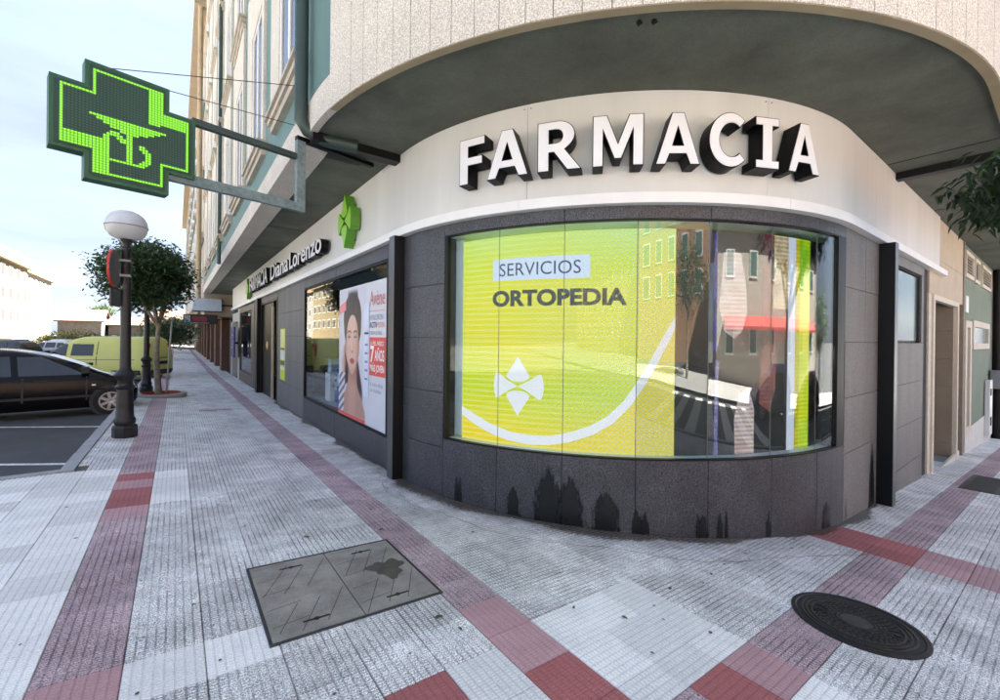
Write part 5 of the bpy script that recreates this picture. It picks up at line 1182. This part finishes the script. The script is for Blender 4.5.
# ------------------------------------------------------------------ vehicles
GLC = mat('car_glass', (.012, .015, .018), .03, var=.05, spec=.8)
TYRE = mat('tyre', (.015, .015, .016), .85); ALLOY = mat('alloy', (.45, .46, .48), .3, metal=.8, var=.1); PLAST = mat('black_plastic', (.02, .02, .022), .6)
REDL = mat('red_lamp', (.45, .015, .015), .15, spec=.8); CLRL = mat('clear_lamp', (.6, .62, .65), .1, spec=.8); PLATE = mat('plate_white', (.7, .7, .7), .4)
def interp(tab, z):
    for (z0, a), (z1, c) in zip(tab, tab[1:]):
        if z <= z1: return a+(c-a)*(z-z0)/(z1-z0) if z > z0 else a
    return tab[-1][1]
def vehicle(name, loc, heading, front, rear, halfw, zs, paint, label, cat, group, wheels, wr, windows, panes_col, front_glass=None, extras=None, z_drop=0):
    """body lofted from rounded slices; local +x is forward, z up. front/rear/halfw: tables over height"""
    t = thing(name, loc, label, cat, group, rz=heading); M = Matrix.Translation(loc) @ Matrix.Rotation(heading, 4, 'Z')
    b = MB(); n = 44
    for z in zs:
        xf, xr, hw = interp(front, z), interp(rear, z), interp(halfw, z); cx, hl = (xf+xr)/2, (xf-xr)/2
        for k in range(n):
            a = 2*PI*k/n; c, s = math.cos(a), math.sin(a); e = .22
            b.v.append(tuple(M @ Vector((cx+hl*abs(c)**(e*.8)*(1 if c > 0 else -1), hw*abs(s)**e*(1 if s > 0 else -1), z))))
    for r in range(len(zs)-1):
        for k in range(n): b.f.append((r*n+k, r*n+(k+1) % n, (r+1)*n+(k+1) % n, (r+1)*n+k))
    b.f.append(tuple(range(n-1, -1, -1))); b.f.append(tuple((len(zs)-1)*n+k for k in range(n)))
    body = b.build('body', paint, t, True)
    def sidept(x, z, sd, o):
        xf, xr, hw = interp(front, z), interp(rear, z), interp(halfw, z); cx, hl = (xf+xr)/2, (xf-xr)/2
        u = min(.999, abs((x-cx)/hl)); c = u**(1/(.22*.8)); y = hw*(max(0, 1-c*c))**(.11)
        return tuple(M @ Vector((x, sd*(y+o), z)))
    def side_patch(poly, m, nm, sd, o=.008, parent=None, nz=5):
        if cat == 'car': poly = tuple((a, c, d*KZ) for a, c, d in poly)
        """poly: list of (x_bottom... ) given as bottom edge (xa,xb,z) and top edge (xa,xb,z)"""
        (xa, xb, z0), (xc, xd, z1) = poly; bb = MB(); nx = 8
        for j in range(nz+1):
            v = j/nz; z = z0+(z1-z0)*v; l_, r_ = xa+(xc-xa)*v, xb+(xd-xb)*v
            for i in range(nx+1): bb.v.append(sidept(l_+(r_-l_)*i/nx, z, sd, o))
        for j in range(nz):
            for i in range(nx): a = j*(nx+1)+i; bb.f.append((a, a+1, a+nx+2, a+nx+1))
        return bb.build(nm, m, parent or t, True)
    for sd in (-1, 1):
        for w_ in windows: side_patch(w_, GLC, 'side_window', sd)
    for wx in wheels:
        for sd in (-1, 1):
            hw = interp(halfw, wr); 
            Mw = M @ Matrix.Translation((wx, sd*(hw-.17), wr)) @ Matrix.Rotation(-sd*PI/2, 4, 'X')
            bb = MB(); bb.lathe([(wr*1.17, .06), (wr*1.17, .187)], 28, Mw); bb.build('wheel_arch', PLAST, t)
            bb = MB(); bb.lathe([(wr*.6, .0), (wr*.95, .0), (wr, .03), (wr, .175), (wr*.93, .205), (wr*.68, .205), (wr*.66, .18)], 28, Mw); wl_ = bb.build('wheel', TYRE, t, True)
            bb = MB(); bb.lathe([(wr*.67, .19), (wr*.67, .208), (wr*.6, .208), (wr*.58, .188)], 28, Mw, cap=False); bb.lathe([(.001, .196), (wr*.16, .21), (wr*.17, .19)], 14, Mw, cap=False)
            for k in range(7): bb.box(wr*.1, wr*.62, -.028, .028, .186, .2045, Mw @ Matrix.Rotation(2*PI*k/7, 4, 'Z'))
            bb.build('rim', ALLOY, wl_)
    # screens fore and aft
    def end_patch(tab, z0, z1, wf_, m, nm, sg_, o=.035, parent=None):
        if cat == 'car': z0, z1 = z0*KZ, z1*KZ
        bb = MB(); nz, ny = 12, 8
        for j in range(nz+1):
            z = z0+(z1-z0)*j/nz; hw = interp(halfw, z)*wf_
            for i in range(ny+1):
                y = -hw+2*hw*i/ny; s_ = min(.99, abs(y)/interp(halfw, z)); c_ = (max(0, 1-s_**(2/.22)))**.5; xf, xr = interp(front, z), interp(rear, z); cx, hl = (xf+xr)/2, (xf-xr)/2
                bb.v.append(tuple(M @ Vector((cx+sg_*(hl*c_**(.176)+o), y, z))))
        for j in range(nz):
            for i in range(ny): a = j*(ny+1)+i; bb.f.append((a, a+1, a+ny+2, a+ny+1))
        return bb.build(nm, m, parent or t, True)
    if extras: extras(t, M, side_patch, end_patch, body)
    return t
CARP = mat('black_car_paint', (.005, .005, .006), .22, var=.1, spec=.22)
VANP = mat('yellow_green_van_paint', (.55, .56, .16), .35, var=.04, spec=.5)
# dark people carrier parked nose to the kerb
hd = math.atan2(.08, .99); KZ = .94
def hatch_extras(t, M, sp, ep, body):
    ep(None, .98, 1.46, .80, GLC, 'windscreen', 1); ep(None, 1.05, 1.45, .75, GLC, 'rear_window', -1)
    for sd in (-1, 1):
        bb = MB(); bb.box(.93, 1.06, sd*.84-.0, sd*1.02, .98, 1.12, M); bb.build('wing_mirror', PLAST, t)
        sp(((1.62, 1.88, .62), (1.6, 1.82, .78)), CLRL, 'headlight', sd, .012); sp(((-1.85, -1.95, .7), (-1.8, -1.9, 1.0)), REDL, 'tail_light', sd, .012)
        sp(((-1.1, 1.2, .46), (-1.1, 1.2, .52)), PLAST, 'rub_strip', sd, .012)
        sp(((.02, .06, .4), (.02, .06, .95)), PLAST, 'door_gap', sd, .004); sp(((-.93, -.9, .4), (-.93, -.9, .95)), PLAST, 'door_gap', sd, .004); sp(((1.0, 1.03, .4), (1.0, 1.03, .95)), PLAST, 'door_gap', sd, .004)
        for hx in (-.72, .2): sp(((hx, hx+.2, .86), (hx, hx+.2, .89)), PLAST, 'door_handle', sd, .018)
        sp(((1.1, 1.17, .73), (1.1, 1.16, .765)), CLRL, 'indicator', sd, .012)
zc = [.2, .26, .34, .5, .65, .8, .9, .96, 1.05, 1.15, 1.25, 1.35, 1.45, 1.52, 1.57, 1.6]
front_t = [(.2, 1.8), (.3, 1.9), (.6, 1.92), (.75, 1.86), (.88, 1.68), (.96, 1.42), (1.05, 1.2), (1.25, .85), (1.45, .4), (1.55, .05), (1.6, -.3)]
rear_t = [(.2, -1.9), (.35, -2.02), (.7, -2.05), (1.0, -2.0), (1.3, -1.85), (1.5, -1.65), (1.6, -1.3)]
half_t = [(.2, .80), (.35, .87), (.7, .885), (.92, .86), (1.0, .82), (1.3, .73), (1.5, .64), (1.57, .56), (1.6, .4)]
front_t, rear_t, half_t = [[(z*KZ, v) for z, v in t_] for t_ in (front_t, rear_t, half_t)]; zc = [z*KZ for z in zc]
wins = [((-.02, 1.0, 1.0), (-.06, .30, 1.43)), ((-.95, -.12, 1.0), (-.93, -.16, 1.44)), ((-1.75, -1.05, 1.03), (-1.5, -1.03, 1.42))]
def at_nose(px, py, ln): 
    return (px-math.cos(hd)*ln, py-math.sin(hd)*ln)
cx_, cy_ = -2.68, 14.08
CARS = [(cx_, cy_)]
vehicle('parked_car', (cx_, cy_, gz(-2, cy_)-.135), hd, front_t, rear_t, half_t, zc, CARP, 'black five-door car parked nose-in to the kerb nearest the camera', 'car', 'cars in the car park', (1.42, -1.25), .315, wins, None, extras=hatch_extras)
# yellow van, tail to the pavement
def van_extras(t, M, sp, ep, body):
    ep(None, 1.05, 1.72, .82, GLC, 'windscreen', 1)
    bb = ep(None, .72, .86, .35, PLAST, 'plate_recess', -1); ep(None, .735, .845, .26, PLATE, 'number_plate', -1, .02)
    ep(None, .28, .5, .98, PLAST, 'rear_bumper', -1, .035); ep(None, .3, .55, .9, PLAST, 'front_bumper', 1, .02)
    ep(None, .98, 1.01, .5, PLAST, 'tailgate_handle', -1, .02)
    for sd in (-1, 1):
        sp(((-2.28, -2.33, 1.0), (-2.16, -2.24, 1.62)), REDL, 'tail_light', sd, .015)
        sp(((-2.1, 1.5, .3), (-2.1, 1.5, .5)), PLAST, 'sill_cladding', sd, .012)
        sp(((-.45, -.42, .52), (-.45, -.42, 1.7)), PLAST, 'door_gap', sd, .004); sp(((.72, .75, .52), (.72, .75, 1.15)), PLAST, 'door_gap', sd, .004)
        sp(((-1.9, .9, .93), (-1.9, .9, .95)), PLAST, 'side_crease', sd, .003)
        bb = MB(); bb.box(1.3, 1.42, sd*.93, sd*1.12, 1.05, 1.3, M); bb.build('wing_mirror', PLAST, t); sp(((2.05, 2.3, .75), (2.0, 2.2, .95)), CLRL, 'headlight', sd, .015)
zv = [.25, .3, .4, .55, .75, .95, 1.1, 1.3, 1.5, 1.65, 1.78, 1.86, 1.9]
fv = [(.25, 2.2), (.4, 2.38), (.7, 2.4), (.9, 2.25), (1.05, 1.75), (1.3, 1.4), (1.6, .95), (1.78, .6), (1.86, .35), (1.9, .1)]
rv = [(.25, -2.3), (.4, -2.36), (.9, -2.36), (1.2, -2.33), (1.6, -2.22), (1.8, -2.12), (1.9, -1.95)]
hv = [(.25, .85), (.4, .94), (.8, .955), (1.1, .93), (1.6, .84), (1.8, .78), (1.87, .7), (1.9, .55)]
winv = [((.72, 1.55, 1.1), (.7, 1.0, 1.58)), ((-.3, .55, 1.1), (-.28, .52, 1.58))]
hv_d = math.atan2(.52, -.85)
vx, vy = -.55-.85*2.3, 24.0+.52*2.3
vehicle('delivery_van', (vx, vy, gz(-2, vy)-.135), hv_d, fv, rv, hv, zv, VANP, 'yellow panel van parked with its tail towards the pavement', 'van', None, (1.55, -1.45), .34, winv, None, extras=van_extras)
def far_car(x, y, h, paint, label):
    vehicle('parked_car', (x, y, gz(x, y)-.135), h, front_t, rear_t, half_t, zc[::2]+[1.6], paint, label, 'car', 'cars in the car park', (1.28, -1.3), .315, wins, None, extras=lambda t, M, sp, ep, body: (ep(None, .98, 1.46, .8, GLC, 'windscreen', 1), ep(None, 1.05, 1.45, .75, GLC, 'rear_window', -1), [sp(((-1.9, -1.98, .7), (-1.82, -1.92, 1.0)), REDL, 'tail_light', sd, .012) for sd in (-1, 1)]))
WHP = mat('white_car_paint', (.7, .7, .7), .25, var=.03); REDP = mat('dark_red_paint', (.10, .03, .03), .25, var=.05); SILP = mat('silver_paint', (.42, .43, .44), .3, metal=.5); BLUP = mat('blue_paint', (.03, .07, .2), .25)
far_car(-10.2, 48, 2.5, mat('dark_green_paint', (.03, .04, .035), .25), 'dark car parked beyond the black one at the left edge')
far_car(-8.0, 50, 2.5, WHP, 'white hatchback parked between the dark car and the van')
far_car(-6.6, 55, 2.5, SILP, 'silver car parked furthest behind the van')
far_car(-11.8, 52, 2.4, REDP, 'dark red car parked in the back row at the left')

# ------------------------------------------------------------------ neighbouring buildings
def simple_block(name, x0, x1, y0, y1, z0, z1, wall, label, faces, rows, roof=None, win_m=None, base=None, wz=1.4, cw_=1.2, frame=None, group=None, rt=.35, pitch=None):
    """box building with real window openings stuck as frame+pane parts on the chosen faces: faces = list of (axis, n columns)"""
    t = thing(name, ((x0+x1)/2, (y0+y1)/2, z0), label, 'building', group)
    b = MB(); b.box(x0, x1, y0, y1, z0-3, z1); b.build('wall', wall, t)
    if roof: b = MB(); b.box(x0-.5, x1+.5, y0-.5, y1+.5, z1+.002, z1+rt); b.build('roof', roof, t)
    fh = (z1-z0-(base or 0))/rows
    for fc, nc in faces:
        for r in range(rows):
            zz0 = z0+(base or 0)+fh*r+fh*.28
            for k in range(nc):
                ln = (y1-y0) if fc[0] == 'x' else (x1-x0); c = ln*(k+.5)/nc; h2 = cw_/2
                fr = MB(); pn = MB()
                if fc[0] == 'x':
                    xx = x0 if fc == 'x-' else x1; sg_ = -1 if fc == 'x-' else 1; yy = y0+c
                    fr.box(min(xx, xx+sg_*.05), max(xx, xx+sg_*.05), yy-h2, yy+h2, zz0, zz0+wz); pn.box(min(xx+sg_*.05, xx+sg_*.06), max(xx+sg_*.05, xx+sg_*.06), yy-h2+.1, yy+h2-.1, zz0+.1, zz0+wz-.1)
                else:
                    yy = y0 if fc == 'y-' else y1; sg_ = -1 if fc == 'y-' else 1; xx = x0+c
                    fr.box(xx-h2, xx+h2, min(yy, yy+sg_*.05), max(yy, yy+sg_*.05), zz0, zz0+wz); pn.box(xx-h2+.1, xx+h2-.1, min(yy+sg_*.05, yy+sg_*.06), max(yy+sg_*.05, yy+sg_*.06), zz0+.1, zz0+wz-.1)
                w_ = fr.build('window', frame or WHITEF, t); pn.build('pane', win_m or GREENGL, w_)
    return t
YELB = mat('yellow_render', (.13, .095, .04), .85, var=.05); WHB = mat('white_render', (.42, .39, .34), .85, var=.05); EAV = mat('ochre_eaves', (.16, .11, .05), .85, var=.05); SHUT = mat('pale_shutter', (.035, .033, .028), .6)
# row beyond the corner building, same street side
nb = thing('neighbour_building', (3, 50, gz(1, 50)), 'tan and cream apartment row continuing down the left street', 'building')
NB_W = mat('tan_render', (.36, .30, .23), .85, var=.1, vscale=1); NB_B = mat('brown_brick', (.14, .075, .05), .85, var=.3, vscale=14, speck=.2, sscale=40)
b = MB(); b.box(1.28, 14, 30.0, 95, 2.7, 20.5); b.build('wall', NB_W, nb)
b = MB(); b.box(.7, 14, 30.0, 95, 20.5, 21.0); b.build('roof', mat('eaves', (.3, .24, .17), .8), nb)
b = MB(); b.tube([(1.0, 30.3, 20.5), (1.0, 30.3, 1.2)], .13, 10); b.build('corner_pipe', mat('tan_pipe', (.40, .31, .2), .6), nb, True)
b = MB(); b.box(2.6, 14, 30.0, 95, -3, 2.7); b.build('ground_floor_wall', mat('shop_dark', (.08, .07, .065), .6, var=.3), nb)
for k in range(9):
    y0 = 31+k*5.0; b = MB(); b.box(2.2, 2.65, y0, y0+1.3, gz(2, y0)-.1, 2.7); b.build('brick_pier', NB_B, nb)
for fl in range(4):
    for k in range(9):
        ya = 32+k*4.2; za = 3.9+fl*4; b = MB(); b.box(1.18, 1.3, ya, ya+1.6, za, za+2.2); w_ = b.build('window', WHITEF, nb); b = MB(); b.box(1.17, 1.179, ya+.15, ya+1.45, za+.15, za+2.05); b.build('pane', GREENGL, w_); b = MB(); b.box(1.05, 1.3, ya-.2, ya+1.8, za-.22, za-.02); b.build('window_sill', SILLM, nb)
    b = MB(); b.box(1.2, 1.3, 31+fl*.01, 94, 3.2+fl*4, 3.4+fl*4); b.build('string_course', TEAL, nb)
# shop signs hung over the far pavement
hs = thing('pale_blue_sign_box', (1.4, 29.85, 2.96), 'pale blue box sign jutting out under the end of the overhang', 'sign')
b = MB(); b.box(.74, 2.1, 29.78, 29.98, 2.99, 3.69); b.build('box', mat('pale_blue_sign', (.45, .54, .64), .4), hs)
b = MB(); b.box(.72, 2.12, 29.76, 29.99, 2.94, 2.989); b.build('trim', BLACKM, hs)
b = MB(); b.box(2.1, 2.9, 29.85, 29.92, 3.3, 3.38); b.build('arm', BLACKM, hs)
h2 = thing('dark_shop_sign', (.9, 29.6, 2.24), 'black and red hanging shop sign below the pale blue box', 'sign')
b = MB(); b.box(.29, 1.9, 29.6, 29.72, 2.24, 2.77); b.build('board', mat('sign_dark', (.012, .012, .015), .4), h2)
b = MB(); b.box(.72, 1.4, 29.585, 29.599, 2.36, 2.66); b.build('red_print', mat('sign_print_red', (.20, .02, .03), .4), h2)
b = MB(); b.box(.34, .62, 29.585, 29.599, 2.28, 2.7); b.build('pale_print', mat('sign_print_pale', (.25, .29, .36), .4), h2)
b = MB(); b.box(.5, 1.5, 29.584, 29.5985, 2.27, 2.31); b.build('pale_line', MATS['sign_print_pale'], h2)
b = MB(); b.box(1.9, 2.9, 29.64, 29.69, 2.5, 2.55); b.build('arm', BLACKM, h2)
# cream and white flats across the car park
simple_block('yellow_apartment_block', -34, -18, 58, 95, gz(-18, 70)-.2, 11.2, YELB, 'cream yellow four-storey apartment block at the left edge', [('x+', 11), ('y-', 4)], 3, EAV, SHUT, 2.9, 1.6, 1.7, rt=1.5)
simple_block('white_apartment_block', -32, -18.6, 95.3, 114, gz(-18, 100)-.2, 11.0, mat('pale_far_render', (.15, .135, .11), .85, var=.05), 'white apartment block with ochre eaves right of the yellow one', [('x+', 6), ('y-', 3)], 3, EAV, SHUT, 2.7, 1.5, 1.4, rt=1.4)
# stone houses, hedge and trees beyond the car park
RUB = mat('rubble_stone', (.14, .12, .10), .9, var=.35, vscale=1.5, speck=.2, sscale=8); TILE_R = mat('old_roof_tile', (.11, .06, .04), .85, var=.2, vscale=2)
def gable(name, x0, x1, y0, y1, z0, ze, zr, wall, label):
    t = thing(name, ((x0+x1)/2, (y0+y1)/2, z0), label, 'house', None); b = MB(); ym = (y0+y1)/2
    b.v = [(x0, y0, z0-2), (x1, y0, z0-2), (x1, y1, z0-2), (x0, y1, z0-2), (x0, y0, ze), (x1, y0, ze), (x1, y1, ze), (x0, y1, ze), (x0, ym, zr), (x1, ym, zr)]
    b.f = [(0, 1, 5, 4), (2, 3, 7, 6), (1, 2, 6, 9, 5), (3, 0, 4, 8, 7), (4, 5, 9, 8), (6, 7, 8, 9)]; b.build('wall', wall, t)
    r = MB(); e = .5
    for ya, za in ((y0, ze), (y1, ze)):
        yo = ya+(-e if ya == y0 else e); zo = za-e*(zr-ze)/(ym-y0)
        for dz in (0,):
            q_ = [(x0-e, yo, zo+.05), (x1+e, yo, zo+.05), (x1+e, ym, zr+.05), (x0-e, ym, zr+.05)]; up = [(x, y, z+.22) for x, y, z in q_]; i = len(r.v); r.v += q_+up
            r.f += [tuple(i+k for k in f_) for f_ in ((0, 1, 2, 3), (4, 5, 6, 7), (0, 1, 5, 4), (1, 2, 6, 5), (2, 3, 7, 6), (3, 0, 4, 7))]
    r.build('roof', TILE_R, t)
    for k in range(3):
        b = MB(); xx = x0+(x1-x0)*(k+.5)/3; b.box(xx-.6, xx+.6, y0-.06, y0, z0+1.2, z0+2.6); w_ = b.build('window', SHUT, t); b = MB(); b.box(xx-.45, xx+.45, y0-.07, y0-.0605, z0+1.35, z0+2.45); b.build('pane', GREENGL, w_)
    return t
gable('stone_house', -19, -12.5, 122, 134, -1, 4.2, 6.6, RUB, 'rubble stone house with low tiled roof behind the hedge')
gable('stone_house', -12, -6, 128, 138, -1, 3.6, 5.4, RUB, 'lower stone house further right with reddish roof')
gable('white_house', -7, -1, 150, 162, -1, 4.4, 6.8, WHB, 'pale house far away behind the street tree')
gable('far_house', -3, 9, 118, 130, -1.4, 4.0, 7.0, NB_W, 'tan house closing the far end of the street')
pr = random.Random(31)
def bush(x, y, z, rr, col, mname, label, n=80, lf=.3):
    t = thing('hedge_bush', (x, y, z), label, 'bush', 'bushes behind the car park'); c = MB(); crown_leaves(c, pr, (x, y, z+rr[2]*.8), *rr, n, 20, lf, .35, shell=.2)
    me = bpy.data.meshes.new('foliage'); me.from_pydata(c.v, [], c.f); me.update(); link('foliage', me, leaf_mat(mname, col), t)
    b = MB(); b.tube([(x, y, z-.3), (x, y, z+rr[2])], [.12, .05], 6); b.build('stem', BARK, t)
GR1, GR2 = (.10, .16, .03), (.14, .13, .04)
for k, (x, y, r_, c_, nm, lb) in enumerate(((-10.6, 72, 1.7, GR1, 'leaf_bright', 'bright green rounded bush behind the white car'), (-8.9, 70, 1.9, GR2, 'leaf_ochre', 'large yellowish bush left of the van roof'), (-12.2, 74, 1.5, GR2, 'leaf_ochre', 'low golden bush beside the white apartment block'), (-7.2, 73, 1.4, GR1, 'leaf_bright', 'small green bush just above the van roof'))):
    bush(x, y, gz(x, y)-.1, (r_, r_*.8, r_*.75), c_, nm, lb)
tree('garden_tree', -14, 140, -1, 5, (-14, 140, 7.0), (2.6, 2.6, 1.8), 110, 20, .45, 'dark round tree rising behind the stone house roof', 'trees far behind', 12, .25, (.05, .08, .03), clr=.5, mname='leaf_far')
tree('garden_tree', -1.5, 62, -1.2, 2, (-1.2, 62, 2.4), (2.2, 2.2, 1.7), 90, 20, .3, 'sunlit green tree at the far end of the pavement', 'trees far behind', 14, .15, (.08, .13, .03), clr=.35, mname='leaf_mid')

# ------------------------------------------------------------------ across the road behind the camera (seen mirrored in the glass)
ORG = mat('orange_brick_flats', (.36, .2, .12), .85, var=.08)
simple_block('brick_apartment_block', -10, 3, -34, -22, gz(0, -22), 13, ORG, 'orange brick flats across the road, mirrored in the dark pane', [('y+', 5), ('x+', 4)], 4, EAV, GREENGL, 3.5, 1.6, 1.3, rt=.8)
simple_block('white_shop_building', 5, 26, -26, -15, gz(12, -15), 7.0, WHB, 'white two-storey building across the road, mirrored in the right panes', [('y+', 6)], 2, TILE_R, GREENGL, .6, 1.3, 1.2)
b = MB(); b.box(6, 25, -15.0, -13.8, 2.6, 2.75); b.v = [(x, y, z-.5*(1 if y > -14 else 0)) for x, y, z in b.v]
b.build('shop_awning', mat('awning_red', (.40, .06, .05), .7), None, label='red awning along the white building across the road', cat='awning')
simple_block('ochre_house_row', -40, -14, -40, -26, .6, 9, mat('ochre_render', (.33, .25, .12), .85, var=.06), 'ochre house row across the junction behind the camera', [('y+', 8), ('x+', 4)], 3, TILE_R, GREENGL, .5, 1.4, 1.2)
far_car(9.5, -7.4, PI, BLUP, 'blue car parked across the road, mirrored in the corner glass')
far_car(15.5, -7.5, PI, REDP, 'dark red car parked across the road, mirrored in the corner glass')
tree('opposite_tree', 1.5, -12, gz(1.5, -12), 2.6, (1.5, -12, 4.2), (2.0, 2.0, 1.7), 120, 20, .2, 'leafy tree across the road, mirrored in the dark pane', 'trees across the road', 15, .14, clr=.25)
tree('opposite_tree', 22, -10, gz(22, -10), 2.4, (22, -10, 2.6), (2.2, 2.2, 1.7), 110, 20, .22, 'tree across the road further right, mirrored in the corner glass', 'trees across the road', 16, .14, clr=.28)
